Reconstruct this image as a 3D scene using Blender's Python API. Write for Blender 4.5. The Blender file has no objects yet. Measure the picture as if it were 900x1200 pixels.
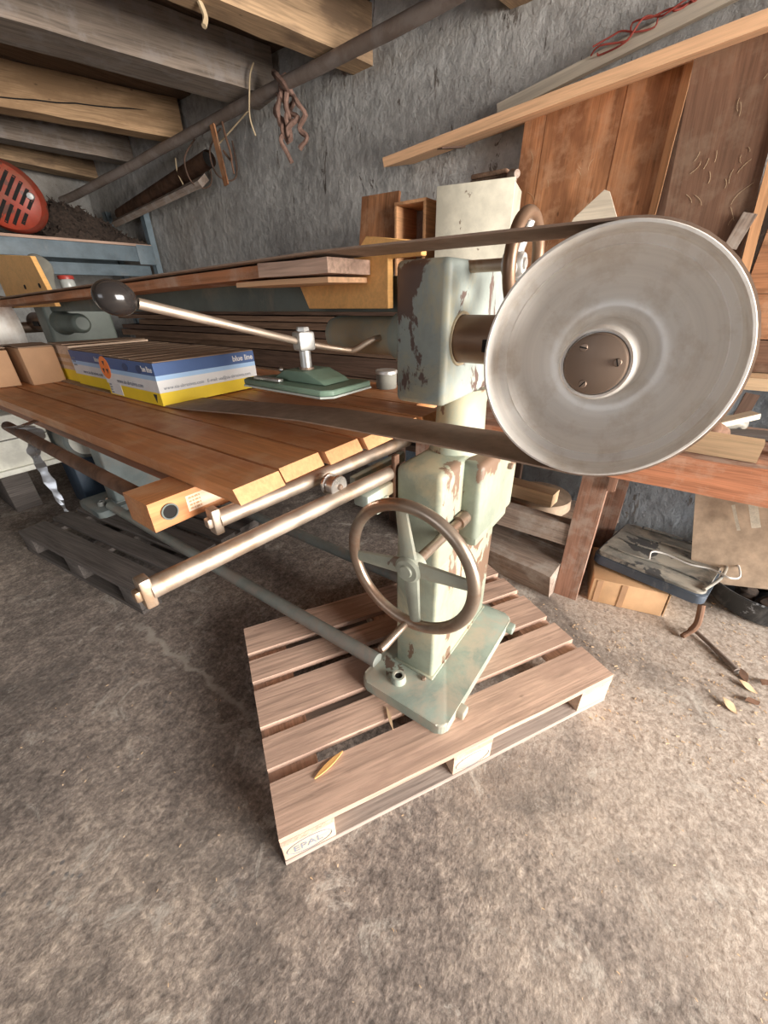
import bpy, bmesh, math, random
from mathutils import Vector, Matrix, noise
random.seed(7)
S = bpy.context.scene
COL = S.collection
PI = math.pi
WM = {}                                    # world matrices of what has been built

# ------------------------------------------------------------------ materials
def nt(name):
    m = bpy.data.materials.new(name); m.use_nodes = True
    t = m.node_tree; b = t.nodes['Principled BSDF']
    return m, t, b

def nd(t, typ, **kw):
    n = t.nodes.new(typ)
    for k, v in kw.items():
        if k in n.inputs.keys(): n.inputs[k].default_value = v
        else: setattr(n, k, v)
    return n

def ramp(t, fac, stops):
    r = t.nodes.new('ShaderNodeValToRGB'); e = r.color_ramp.elements
    while len(e) < len(stops): e.new(0.5)
    for i, (p, c) in enumerate(stops):
        e[i].position = p; e[i].color = (*c, 1) if len(c) == 3 else c
    t.links.new(fac, r.inputs[0]); return r.outputs[0]

def coords(t, scale=(1, 1, 1), rot=(0, 0, 0), rnd=True):
    tc = nd(t, 'ShaderNodeTexCoord'); src = tc.outputs['Object']
    if rnd:
        oi = nd(t, 'ShaderNodeObjectInfo')
        ml = nd(t, 'ShaderNodeMath', operation='MULTIPLY'); ml.inputs[1].default_value = 37.0
        t.links.new(oi.outputs['Random'], ml.inputs[0])
        va = nd(t, 'ShaderNodeVectorMath', operation='ADD')
        t.links.new(src, va.inputs[0]); t.links.new(ml.outputs[0], va.inputs[1]); src = va.outputs[0]
    mp = nd(t, 'ShaderNodeMapping'); mp.inputs['Scale'].default_value = scale; mp.inputs['Rotation'].default_value = rot
    t.links.new(src, mp.inputs[0]); return mp.outputs[0]

def nz(t, vec, scale, detail=5, rough=.55, dist=0.0):
    n = nd(t, 'ShaderNodeTexNoise'); n.inputs['Scale'].default_value = scale
    n.inputs['Detail'].default_value = detail; n.inputs['Roughness'].default_value = rough
    n.inputs['Distortion'].default_value = dist
    t.links.new(vec, n.inputs['Vector']); return n.outputs['Fac']

def mixc(t, fac, a, b, mode='MIX'):
    m = nd(t, 'ShaderNodeMix', data_type='RGBA', blend_type=mode)
    for s, v in ((m.inputs[0], fac), (m.inputs[6], a), (m.inputs[7], b)):
        if isinstance(v, (int, float)): s.default_value = v
        elif isinstance(v, tuple): s.default_value = (*v, 1) if len(v) == 3 else v
        else: t.links.new(v, s)
    return m.outputs[2]

def bump(t, b, h, strength, dist=.01):
    n = nd(t, 'ShaderNodeBump'); n.inputs['Strength'].default_value = strength; n.inputs['Distance'].default_value = dist
    t.links.new(h, n.inputs['Height'])
    old = b.inputs['Normal'].links
    if old: t.links.new(old[0].from_socket, n.inputs['Normal'])
    t.links.new(n.outputs[0], b.inputs['Normal'])

def wood(name, c, dark=.55, light=1.25, grain=1.0, rough=.7, stain=None, bmp=.25, dust=None, spec=.3, knots=0):
    """grain runs along the local X axis"""
    m, t, b = nt(name)
    v = coords(t, (1.0, 14.0, 14.0))
    g1 = nz(t, v, 1.6 * grain, 5, .6, 1.2)
    v2 = coords(t, (3.0, 90.0, 90.0))
    g2 = nz(t, v2, 1.5, 3, .6)
    mul = lambda k: tuple(min(1, x * k) for x in c)
    col = ramp(t, g1, [(.36, mul(dark)), (.49, c), (.62, mul(light))])
    col = mixc(t, .45, col, ramp(t, g2, [(.38, mul(dark)), (.62, mul(light))]))
    big = nz(t, coords(t, (2, 5, 5)), 1.5, 4, .6)
    if stain: col = mixc(t, ramp(t, big, [(.47, (0, 0, 0)), (.62, (.8, .8, .8))]), col, stain)
    if dust:
        d = nz(t, coords(t), 9, 6, .65)
        col = mixc(t, ramp(t, d, [(.48, (0, 0, 0)), (.64, (.7, .7, .7))]), col, dust)
    if knots:
        vo = nd(t, 'ShaderNodeTexVoronoi'); vo.inputs['Scale'].default_value = 9; t.links.new(coords(t, (1.0, 2.2, 2.2)), vo.inputs['Vector'])
        kf = mixc(t, 1.0, ramp(t, vo.outputs['Distance'], [(.05, (1, 1, 1)), (.13, (0, 0, 0))]), ramp(t, nz(t, coords(t), 5, 2), [(.5, (0, 0, 0)), (.56, (knots,) * 3)]), 'MULTIPLY')
        col = mixc(t, kf, col, mul(.28))
    t.links.new(col, b.inputs['Base Color'])
    b.inputs['Roughness'].default_value = rough; b.inputs['Specular IOR Level'].default_value = spec
    bump(t, b, g2, bmp, .002); bump(t, b, g1, bmp, .003)
    return m

def paint(name, c, chip=(.10, .06, .045), chipat=.66, dust=(.55, .50, .36), rough=.5, dustat=.55, chipscale=7, bmp=.15, metal=0):
    m, t, b = nt(name)
    v = coords(t)
    base = nz(t, v, 4, 6, .65)
    col = ramp(t, base, [(.38, tuple(x * .78 for x in c)), (.62, tuple(min(1, x * 1.18) for x in c))])
    if dust:
        d = nz(t, coords(t, (1, 1, .55)), 6, 8, .7, .6)
        col = mixc(t, ramp(t, d, [(dustat - .03, (0, 0, 0)), (dustat + .10, (.8, .8, .8))]), col, dust)
    if chip:
        k = nz(t, coords(t, (1, 1, .6)), chipscale, 6, .62, .3)
        kf = ramp(t, k, [(chipat, (0, 0, 0)), (chipat + .015, (1, 1, 1))])
        col = mixc(t, kf, col, chip); bump(t, b, kf, -.25, .002)
    t.links.new(col, b.inputs['Base Color']); b.inputs['Roughness'].default_value = rough
    b.inputs['Metallic'].default_value = metal
    bump(t, b, nz(t, v, 60, 4), bmp, .002)
    return m

def metal(name, c, rough=.35, met=.9, stain=None, stainat=.55, bmp=.1, scale=8):
    m, t, b = nt(name)
    v = coords(t)
    n = nz(t, v, scale, 6, .65)
    col = ramp(t, n, [(.3, tuple(x * .8 for x in c)), (.7, c)])
    if stain: col = mixc(t, ramp(t, nz(t, v, scale * .8, 6, .7, .5), [(stainat - .03, (0, 0, 0)), (stainat + .1, (.85, .85, .85))]), col, stain)
    t.links.new(col, b.inputs['Base Color']); b.inputs['Metallic'].default_value = met
    r = ramp(t, nz(t, v, scale * 2, 4), [(.3, (rough * .8,) * 3), (.7, (min(1, rough * 1.4),) * 3)])
    t.links.new(r, b.inputs['Roughness'])
    bump(t, b, nz(t, v, 80, 3), bmp, .001)
    return m

def plain(name, c, rough=.6, met=0.0, var=.12, scale=12, bmp=.1):
    m, t, b = nt(name)
    v = coords(t)
    n = nz(t, v, scale, 5, .6)
    t.links.new(ramp(t, n, [(.3, tuple(x * (1 - var) for x in c)), (.7, tuple(min(1, x * (1 + var)) for x in c))]), b.inputs['Base Color'])
    b.inputs['Roughness'].default_value = rough; b.inputs['Metallic'].default_value = met
    if bmp: bump(t, b, nz(t, v, scale * 6, 4), bmp, .002)
    return m

def floor_mat():
    m, t, b = nt('dirty_concrete')
    v = coords(t, rnd=False)
    a = nz(t, v, 1.1, 8, .62)
    col = ramp(t, a, [(.38, (.20, .182, .170)), (.5, (.27, .243, .225)), (.62, (.38, .34, .305))])
    f = nz(t, v, 22, 8, .75)
    fine = nz(t, v, 70, 6, .75)
    col = mixc(t, .55, col, ramp(t, f, [(.36, (.16, .145, .14)), (.5, (.47, .44, .42)), (.64, (.88, .84, .78))]), 'OVERLAY')
    col = mixc(t, .6, col, ramp(t, fine, [(.36, (.15, .14, .135)), (.5, (.5, .48, .46)), (.66, (.95, .92, .88))]), 'OVERLAY')
    # sawdust and earth lying over the floor, thicker towards the workbench
    sx = nd(t, 'ShaderNodeSeparateXYZ'); t.links.new(v, sx.inputs[0])
    sub = nd(t, 'ShaderNodeMath', operation='MULTIPLY_ADD'); t.links.new(sx.outputs[1], sub.inputs[0]); sub.inputs[1].default_value = -.35
    mx = nd(t, 'ShaderNodeMath', operation='MULTIPLY_ADD'); t.links.new(sx.outputs[0], mx.inputs[0]); mx.inputs[1].default_value = .28
    t.links.new(nz(t, v, 2.2, 8, .68), sub.inputs[2]); t.links.new(sub.outputs[0], mx.inputs[2])
    dust = nz(t, v, 48, 10, .8, .4)
    dc = ramp(t, dust, [(.36, (.25, .195, .155)), (.5, (.46, .39, .33)), (.64, (.71, .63, .55))])
    col = mixc(t, ramp(t, mx.outputs[0], [(.48, (0, 0, 0)), (.85, (.85, .85, .85))]), col, dc)
    # aggregate stones
    vo = nd(t, 'ShaderNodeTexVoronoi'); vo.inputs['Scale'].default_value = 34; vo.inputs['Randomness'].default_value = 1
    t.links.new(v, vo.inputs['Vector'])
    msk = nz(t, v, 2.6, 3)
    st = ramp(t, vo.outputs['Distance'], [(.16, (1, 1, 1)), (.24, (0, 0, 0))])
    sm = mixc(t, 1.0, st, ramp(t, msk, [(.55, (0, 0, 0)), (.66, (.8, .8, .8))]), 'MULTIPLY')
    col = mixc(t, sm, col, (.13, .13, .135))
    # dark oil stains and pale scuffs
    col = mixc(t, ramp(t, nz(t, v, 1.7, 5, .6), [(.54, (0, 0, 0)), (.64, (.55, .55, .55))]), col, (.11, .098, .09))
    sc = nz(t, v, 5.5, 10, .8, .8)
    col = mixc(t, ramp(t, sc, [(.55, (0, 0, 0)), (.63, (.6, .6, .6))]), col, (.60, .56, .50))
    # a patched crack
    wob = nz(t, v, 7, 6, .7)
    mp = nd(t, 'ShaderNodeMapping'); mp.vector_type = 'TEXTURE'
    mp.inputs['Location'].default_value = (-.262, 1.05, 0); mp.inputs['Rotation'].default_value = (0, 0, math.radians(92))
    t.links.new(v, mp.inputs[0]); s2 = nd(t, 'ShaderNodeSeparateXYZ'); t.links.new(mp.outputs[0], s2.inputs[0])
    w1 = nd(t, 'ShaderNodeMath', operation='MULTIPLY_ADD'); t.links.new(wob, w1.inputs[0]); w1.inputs[1].default_value = .16
    w1b = nd(t, 'ShaderNodeMath', operation='SUBTRACT'); t.links.new(s2.outputs[1], w1b.inputs[0]); w1b.inputs[1].default_value = .08
    t.links.new(w1b.outputs[0], w1.inputs[2])
    ab = nd(t, 'ShaderNodeMath', operation='ABSOLUTE'); t.links.new(w1.outputs[0], ab.inputs[0])
    ax = nd(t, 'ShaderNodeMath', operation='ABSOLUTE'); t.links.new(s2.outputs[0], ax.inputs[0])
    cm = mixc(t, 1.0, ramp(t, ab.outputs[0], [(.006, (1, 1, 1)), (.02, (0, 0, 0))]), ramp(t, ax.outputs[0], [(.36, (.8, .8, .8)), (.46, (0, 0, 0))]), 'MULTIPLY')
    col = mixc(t, cm, col, (.46, .42, .37))
    t.links.new(col, b.inputs['Base Color']); b.inputs['Roughness'].default_value = .9; b.inputs['Specular IOR Level'].default_value = .2
    bump(t, b, fine, .35, .004); bump(t, b, f, .4, .010); bump(t, b, a, .5, .03); bump(t, b, dust, .10, .003)
    return m

def plaster_mat(name, c=(.46, .45, .43)):
    m, t, b = nt(name)
    v = coords(t, rnd=False)
    a = nz(t, v, 1.4, 8, .65)
    col = ramp(t, a, [(.38, tuple(x * .66 for x in c)), (.5, c), (.62, tuple(x * 1.25 for x in c))])
    f = nz(t, coords(t, (1, 1, .85), rnd=False), 17, 8, .72)
    col = mixc(t, .5, col, ramp(t, f, [(.38, tuple(x * .68 for x in c)), (.62, tuple(x * 1.3 for x in c))]))
    k = nz(t, coords(t, (1, 1.6, .5), rnd=False), 9, 6, .7, .9)
    col = mixc(t, ramp(t, k, [(.635, (0, 0, 0)), (.66, (.8, .8, .8))]), col, (.09, .07, .055))
    br = nz(t, v, .8, 4, .6)
    col = mixc(t, ramp(t, br, [(.50, (0, 0, 0)), (.65, (.4, .4, .4))]), col, (.30, .25, .20))
    t.links.new(col, b.inputs['Base Color']); b.inputs['Roughness'].default_value = .95; b.inputs['Specular IOR Level'].default_value = .1
    bump(t, b, f, .8, .02); bump(t, b, nz(t, v, 7, 6, .6), .6, .04)
    return m

def turned_mat(name, c):
    """lathe-turned bare metal: fine rings around the local Z axis"""
    m, t, b = nt(name)
    tc = nd(t, 'ShaderNodeTexCoord'); s = nd(t, 'ShaderNodeSeparateXYZ'); t.links.new(tc.outputs['Object'], s.inputs[0])
    cmb = nd(t, 'ShaderNodeCombineXYZ'); t.links.new(s.outputs[0], cmb.inputs[0]); t.links.new(s.outputs[1], cmb.inputs[1])
    ln = nd(t, 'ShaderNodeVectorMath', operation='LENGTH'); t.links.new(cmb.outputs[0], ln.inputs[0])
    rv = nd(t, 'ShaderNodeCombineXYZ'); t.links.new(ln.outputs['Value'], rv.inputs[0]); t.links.new(s.outputs[2], rv.inputs[1])
    rings = nz(t, rv.outputs[0], 160, 4, .7)
    rings2 = nz(t, rv.outputs[0], 34, 4, .6)
    st = nz(t, tc.outputs['Object'], 14, 7, .7)
    col = ramp(t, rings2, [(.3, tuple(x * .82 for x in c)), (.7, tuple(min(1, x * 1.06) for x in c))])
    col = mixc(t, ramp(t, st, [(.47, (0, 0, 0)), (.66, (.5, .5, .5))]), col, (.60, .50, .39))
    t.links.new(col, b.inputs['Base Color']); b.inputs['Metallic'].default_value = .38
    r = ramp(t, rings2, [(.3, (.46,) * 3), (.7, (.60,) * 3)]); t.links.new(r, b.inputs['Roughness'])
    b.inputs['Anisotropic'].default_value = .3
    bump(t, b, rings, .12, .0006)
    return m

M = {}
M['sage'] = paint('sage_green_machine_paint', (.29, .325, .255), chip=(.19, .12, .08), chipat=.585, dust=(.49, .43, .285), dustat=.51, chipscale=6)
M['sage_chipped'] = paint('chipped_sage_paint', (.285, .325, .30), chip=(.115, .075, .062), chipat=.545, dust=(.42, .38, .25), dustat=.55, chipscale=7)
M['sage_dusty'] = paint('dusty_sage_paint', (.25, .29, .255), chip=(.12, .08, .06), chipat=.70, dust=(.40, .31, .19), dustat=.45)
M['base_green'] = paint('blue_green_base_paint', (.29, .345, .295), chip=(.14, .10, .075), chipat=.63, dust=(.44, .38, .30), dustat=.50)
M['pad_green'] = paint('pad_green_paint', (.155, .235, .175), chip=(.3, .32, .28), chipat=.72, dust=(.3, .35, .28), dustat=.6, rough=.4)
M['dark_green'] = paint('dark_grey_green_paint', (.10, .12, .105), chip=None, dust=(.2, .18, .14), dustat=.6)
M['alu'] = turned_mat('turned_aluminium', (.93, .895, .84))
M['cap'] = metal('brown_steel_cap', (.34, .25, .19), .5, .75)
M['steel'] = metal('worn_steel_bar', (.50, .41, .33), .46, .78, stain=(.36, .24, .15), stainat=.52)
M['bright'] = metal('bright_steel', (.72, .70, .67), .28, .95)
M['cast'] = metal('cast_aluminium', (.62, .62, .60), .45, .8, scale=20)
M['wheelrim'] = metal('handwheel_rim', (.42, .34, .27), .33, .75, stain=(.30, .19, .13), stainat=.5)
M['wheelspoke'] = paint('handwheel_spoke_paint', (.36, .38, .31), chip=(.2, .15, .11), chipat=.68, dust=(.40, .36, .26), dustat=.55)
M['brown_steel'] = metal('brown_steel_ram', (.25, .155, .10), .42, .6)
M['belt'] = plain('brown_abrasive_belt', (.29, .20, .145), .75, 0, .2, 30)
M['belt_tan'] = plain('belt_backing', (.27, .19, .13), .75, 0, .25, 14)
M['slat'] = wood('orange_varnished_slat', (.52, .225, .09), .74, 1.2, 1, .5, stain=(.40, .16, .07), dust=(.55, .31, .17))
M['slat_dark'] = wood('dark_apron_wood', (.27, .105, .05), .7, 1.2, 1, .6)
M['slat_end'] = wood('planed_slat_end', (.56, .29, .135), .8, 1.15, 1, .6)
M['ply'] = wood('yellow_plywood', (.84, .47, .17), .85, 1.1, .7, .5)
M['guide'] = wood('red_brown_guide_board', (.44, .19, .09), .65, 1.25, 1, .65, dust=(.55, .38, .28))
M['pallet'] = wood('new_pallet_pine', (.56, .385, .295), .60, 1.22, 1.4, .8, stain=(.43, .29, .225), knots=.85)
M['pallet_grey'] = wood('greyed_pallet_board', (.40, .33, .285), .6, 1.25, 1.2, .85)
M['pallet_edge'] = wood('sawn_pallet_edge', (.66, .49, .36), .8, 1.15, 1.1, .8)
M['greywood'] = wood('weathered_grey_wood', (.115, .10, .092), .6, 1.4, 1, .9)
M['rafter'] = wood('sawn_rafter', (.42, .28, .165), .55, 1.25, .8, .85, stain=(.19, .125, .08), knots=.8)
M['rafter_grey'] = wood('greyed_rafter', (.22, .175, .14), .6, 1.3, .8, .9, dust=(.27, .24, .22))
M['rafter_orange'] = wood('orange_rafter', (.44, .28, .155), .55, 1.2, .8, .85, stain=(.28, .17, .09), knots=.8)
M['ceiling'] = wood('dark_ceiling_boards', (.15, .10, .068), .6, 1.3, .8, .9)
M['panel'] = wood('red_brown_panel', (.37, .17, .08), .55, 1.35, .7, .6, stain=(.20, .085, .04), dust=(.46, .26, .15), knots=.9)
M['panel_dark'] = wood('dark_brown_panel', (.175, .095, .06), .7, 1.3, .7, .65, dust=(.24, .16, .11))
M['panel_edge'] = wood('pale_panel_edge', (.60, .32, .16), .75, 1.2, 1, .7)
M['pink_plank'] = wood('pinkish_plank', (.66, .40, .23), .78, 1.2, .8, .75)
M['whitewood'] = wood('pale_batten', (.62, .55, .44), .8, 1.15, 1, .8)
M['bench_red'] = wood('red_bench_board', (.52, .215, .115), .65, 1.3, .9, .65, dust=(.60, .36, .25))
M['bench_leg'] = wood('dusty_bench_leg', (.29, .155, .105), .6, 1.3, 1, .85, dust=(.42, .32, .26))
M['dustwood'] = wood('dust_covered_beam', (.30, .23, .185), .6, 1.3, 1, .9, dust=(.46, .41, .36))
M['offcut'] = wood('pale_offcut', (.66, .47, .29), .8, 1.15, 1, .8)
M['oldwood'] = wood('brown_old_lumber', (.19, .115, .075), .55, 1.4, 1, .85)
M['oldwood2'] = wood('dark_old_lumber', (.115, .07, .05), .55, 1.4, 1, .85)
M['chipboard'] = plain('grey_brown_chipboard', (.47, .35, .25), .85, 0, .25, 18, .3)
M['white_paint'] = paint('flaking_cream_paint', (.66, .62, .50), chip=(.22, .16, .11), chipat=.685, dust=None, chipscale=12)
M['cream_metal'] = paint('cream_sheet_metal', (.86, .85, .76), chip=(.3, .26, .2), chipat=.74, dust=(.66, .63, .54), dustat=.6)
M['card'] = plain('brown_cardboard', (.42, .245, .135), .8, 0, .12, 10, .1)
M['card_light'] = plain('light_cardboard', (.60, .37, .20), .8, 0, .12, 10, .1)
M['card_top'] = plain('grey_brown_cardboard_lid', (.36, .245, .165), .8, 0, .14, 10, .1)
M['ink_blue'] = plain('blue_print', (.055, .115, .29), .5, 0, .06)
M['ink_sky'] = plain('pale_blue_print', (.36, .55, .80), .5, 0, .04)
M['ink_white'] = plain('white_print', (.72, .72, .72), .55, 0, .05)
M['ink_yellow'] = plain('yellow_print', (.86, .62, .03), .5, 0, .05)
M['ink_black'] = plain('dark_ink', (.03, .03, .035), .6, 0, .1)
M['ink_grey'] = plain('grey_ink', (.22, .24, .28), .6, 0, .1)
M['orange'] = plain('orange_sticker', (.90, .22, .04), .5, 0, .05)
M['black_ball'] = plain('black_bakelite', (.022, .019, .018), .16, 0, .1, 10, 0)
M['black_tub'] = paint('scuffed_black_rubber', (.045, .05, .055), chip=(.30, .33, .36), chipat=.62, dust=(.2, .2, .2), dustat=.6)
M['blue_grey'] = paint('blue_grey_shelf_steel', (.155, .20, .23), chip=(.08, .07, .06), chipat=.7, dust=(.22, .23, .23), dustat=.6)
M['red_plastic'] = paint('worn_red_plastic', (.36, .05, .025), chip=(.13, .045, .03), chipat=.56, dust=(.25, .085, .05), dustat=.5)
M['hole'] = plain('dark_inside', (.012, .010, .009), .95, 0, .2, 10, 0)
M['heap'] = plain('dark_dried_litter', (.045, .030, .022), .95, 0, .6, 40, .6)
M['rust'] = metal('rusty_pipe', (.22, .12, .075), .7, .4, stain=(.10, .055, .035), stainat=.5)
M['grey_pipe'] = metal('dull_grey_pipe', (.30, .25, .22), .65, .4, stain=(.21, .16, .13), stainat=.45)
M['emblem'] = plain('navy_print', (.03, .06, .16), .5, 0, .05)
M['lining'] = plain('pale_pad_lining', (.44, .48, .44), .7, 0, .1)
M['tie_pipe'] = paint('dull_green_pipe', (.20, .215, .195), chip=(.10, .085, .07), chipat=.68, dust=(.24, .20, .17), dustat=.5)
M['bluesteel'] = paint('blue_grey_paint', (.15, .18, .18), chip=None, dust=(.22, .205, .18), dustat=.5)
M['silver'] = metal('silver_tape', (.72, .73, .75), .3, .85)
M['rope'] = plain('reddish_rope', (.21, .125, .095), .9, 0, .3, 60, .3)
M['straw'] = plain('dry_straw', (.52, .40, .25), .9, 0, .2)
M['redstring'] = plain('red_string', (.38, .07, .05), .8, 0, .2)
M['white_wire'] = plain('white_cord', (.72, .70, .66), .6, 0, .1)
M['case'] = paint('dust_covered_grey_case', (.24, .235, .21), chip=(.08, .08, .08), chipat=.58, dust=(.44, .40, .33), dustat=.48)
M['case_blue'] = paint('blue_black_case_edge', (.07, .09, .12), chip=None, dust=(.22, .22, .22), dustat=.6)
M['bristle'] = plain('brown_bristle', (.12, .075, .05), .9, 0, .4, 80, .5)
M['lid_red'] = plain('red_jar_lid', (.35, .04, .03), .4)
M['jar'] = plain('grey_jar', (.40, .42, .40), .3)
M['canvas'] = plain('grey_canvas', (.17, .165, .14), .9, 0, .25, 8, .3)
M['darkblue'] = plain('dark_blue_plastic', (.04, .065, .10), .5)
M['floor'] = floor_mat()
M['wall'] = plaster_mat('rough_grey_plaster')
M['wall_back'] = plaster_mat('old_grey_plaster', (.30, .30, .29))

# ------------------------------------------------------------------ mesh helpers
def finish(me, smooth=35):
    if smooth:
        me.shade_smooth(); me.set_sharp_from_angle(angle=math.radians(smooth))

def obj(name, bm, mats, parent=None, mat=None, smooth=35):
    """link a bmesh as one object; mat = world matrix of its local frame (None: world-built, origin moved to its middle)"""
    bmesh.ops.recalc_face_normals(bm, faces=bm.faces[:])
    if mat is None:
        vs = [v.co for v in bm.verts]
        lo = Vector([min(v[i] for v in vs) for i in range(3)]); hi = Vector([max(v[i] for v in vs) for i in range(3)])
        c = Vector(((lo.x + hi.x) / 2, (lo.y + hi.y) / 2, lo.z))
        bmesh.ops.translate(bm, verts=bm.verts[:], vec=-c); mat = Matrix.Translation(c)
    me = bpy.data.meshes.new(name); bm.to_mesh(me); bm.free()
    if not isinstance(mats, (list, tuple)): mats = [mats]
    for m in mats: me.materials.append(m)
    finish(me, smooth)
    o = bpy.data.objects.new(name, me); COL.objects.link(o)
    place(o, mat, parent); return o

def place(o, mat, parent=None):
    WM[o] = mat.copy()
    if parent is not None:
        o.parent = parent; o.matrix_basis = WM[parent].inverted() @ mat
    else: o.matrix_basis = mat

def tag(o, label=None, cat=None, group=None, kind=None):
    if label: o['label'] = label
    if cat: o['category'] = cat
    if group: o['group'] = group
    if kind: o['kind'] = kind
    return o

def thing(name, loc, label, cat, group=None, rz=0.0):
    o = bpy.data.objects.new(name, None); COL.objects.link(o); o.empty_display_size = .1
    place(o, Matrix.Translation(loc) @ Matrix.Rotation(rz, 4, 'Z')); return tag(o, label, cat, group)

def struct(name, bm, m, mat=None, label=None, smooth=35):
    return tag(obj(name, bm, m, None, mat, smooth), label, None, None, 'structure')

def copy_tree(o, mat, parent=None):
    c = o.copy(); COL.objects.link(c)
    place(c, mat, parent)
    rel = WM[o].inverted()
    for ch in list(o.children): copy_tree(ch, mat @ (rel @ WM[ch]), c)
    return c

def B(): return bmesh.new()

def box(bm, lo, hi, bev=0.0, seg=2, mi=0):
    lo = Vector(lo); hi = Vector(hi)
    g = bmesh.ops.create_cube(bm, size=1.0, matrix=Matrix.Translation((lo + hi) / 2) @ Matrix.Diagonal((*(hi - lo), 1)))
    vs = g['verts']; fs = list({f for v in vs for f in v.link_faces})
    for f in fs: f.material_index = mi
    if bev:
        es = list({e for v in vs for e in v.link_edges})
        bmesh.ops.bevel(bm, geom=es, offset=bev, segments=seg, profile=.5, affect='EDGES')
    return bm

def prism(bm, pts, z0, z1, bev=0.0, seg=2, M4=None, mi=0):
    n = len(pts); vs0 = [bm.verts.new((x, y, z0)) for x, y in pts]; vs1 = [bm.verts.new((x, y, z1)) for x, y in pts]
    fs = [bm.faces.new(vs0[::-1]), bm.faces.new(vs1)]
    for i in range(n): fs.append(bm.faces.new((vs0[i], vs0[(i + 1) % n], vs1[(i + 1) % n], vs1[i])))
    for f in fs: f.material_index = mi
    if M4 is not None: bmesh.ops.transform(bm, matrix=M4, verts=vs0 + vs1)
    if bev:
        es = list({e for f in fs for e in f.edges})
        bmesh.ops.bevel(bm, geom=es, offset=bev, segments=seg, profile=.5, affect='EDGES')
    return bm

def rrect(x0, y0, x1, y1, r, n=5):
    out = []
    for cx, cy, a in ((x1 - r, y1 - r, 0), (x0 + r, y1 - r, 90), (x0 + r, y0 + r, 180), (x1 - r, y0 + r, 270)):
        for i in range(n + 1):
            t = math.radians(a + 90 * i / n); out.append((cx + r * math.cos(t), cy + r * math.sin(t)))
    return out

def lathe(bm, prof, n=48, M4=None, closed=False, mi=0):
    """profile (r, z) swept around Z"""
    rings = []
    for r, z in prof:
        if r < 1e-6: rings.append([bm.verts.new((0, 0, z))])
        else: rings.append([bm.verts.new((r * math.cos(2 * PI * i / n), r * math.sin(2 * PI * i / n), z)) for i in range(n)])
    seq = list(zip(rings, rings[1:])) + ([(rings[-1], rings[0])] if closed else [])
    for a, b in seq:
        for i in range(n):
            j = (i + 1) % n
            if len(a) == 1 and len(b) == 1: break
            if len(a) == 1: f = bm.faces.new((a[0], b[j], b[i]))
            elif len(b) == 1: f = bm.faces.new((a[i], a[j], b[0]))
            else: f = bm.faces.new((a[i], a[j], b[j], b[i]))
            f.material_index = mi
    if M4 is not None: bmesh.ops.transform(bm, matrix=M4, verts=[v for r in rings for v in r])
    return bm

def frame(d, up=(0, 0, 1)):
    """matrix whose X axis is d and whose Z axis is as near up as it gets"""
    x = Vector(d).normalized(); u = Vector(up)
    y = u.cross(x)
    if y.length < 1e-5: y = Vector((0, 1, 0)).cross(x)
    y.normalize(); z = x.cross(y)
    return Matrix((x, y, z)).transposed().to_4x4()

def zto(d):
    return Vector((0, 0, 1)).rotation_difference(Vector(d).normalized()).to_matrix().to_4x4()

def tube(bm, pts, r, n=12, cap=True, mi=0):
    pts = [Vector(p) for p in pts]; rs = r if isinstance(r, (list, tuple)) else [r] * len(pts)
    rings = []; prev = None
    for i, p in enumerate(pts):
        t = (pts[min(i + 1, len(pts) - 1)] - pts[max(i - 1, 0)]).normalized()
        if prev is None:
            a = t.cross(Vector((0, 0, 1)))
            if a.length < 1e-3: a = t.cross(Vector((1, 0, 0)))
            a.normalize()
        else: a = (prev - t * prev.dot(t)).normalized()
        prev = a; b = t.cross(a)
        rings.append([bm.verts.new(p + (a * math.cos(2 * PI * k / n) + b * math.sin(2 * PI * k / n)) * rs[i]) for k in range(n)])
    fs = []
    for a, b in zip(rings, rings[1:]):
        for k in range(n): fs.append(bm.faces.new((a[k], a[(k + 1) % n], b[(k + 1) % n], b[k])))
    if cap: fs.append(bm.faces.new(rings[0][::-1])); fs.append(bm.faces.new(rings[-1]))
    for f in fs: f.material_index = mi
    return bm

def smoothpts(pts, k=6):
    pts = [Vector(p) for p in pts]; out = []
    for i in range(len(pts) - 1):
        p0 = pts[max(i - 1, 0)]; p1 = pts[i]; p2 = pts[i + 1]; p3 = pts[min(i + 2, len(pts) - 1)]
        for j in range(k):
            t = j / k
            out.append(.5 * ((2 * p1) + (p2 - p0) * t + (2 * p0 - 5 * p1 + 4 * p2 - p3) * t * t + (3 * p1 - p0 - 3 * p2 + p3) * t ** 3))
    out.append(pts[-1]); return out

def plank_bm(L, w, h, bev=.003, rough=.0012, seg=10, ends=None, warp=0.0):
    """a board centred on the origin: L along X, w along Y, h along Z"""
    bm = B(); n = max(2, seg); rows = []
    for i in range(n + 1):
        x = -L / 2 + L * i / n; rows.append([bm.verts.new((x, sy * w / 2, sz * h / 2)) for sy, sz in ((-1, -1), (1, -1), (1, 1), (-1, 1))])
    for a, b in zip(rows, rows[1:]):
        for k in range(4): bm.faces.new((a[k], a[(k + 1) % 4], b[(k + 1) % 4], b[k]))
    f0 = bm.faces.new(rows[0][::-1]); f1 = bm.faces.new(rows[-1])
    if bev:
        es = [e for e in bm.edges if len(e.link_faces) == 2 and e.calc_face_angle(0) > .5]
        bmesh.ops.bevel(bm, geom=es, offset=bev, segments=2, profile=.5, affect='EDGES')
    s = random.uniform(0, 99)
    for v in bm.verts:
        q = noise.noise_vector(Vector((v.co.x * 5 + s, v.co.y * 14, v.co.z * 14)))
        v.co += Vector((q.x * rough * .5, q.y * rough, q.z * rough))
        if warp: v.co.z += warp * (4 * (v.co.x / L) ** 2 - .5)
    return bm

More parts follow.
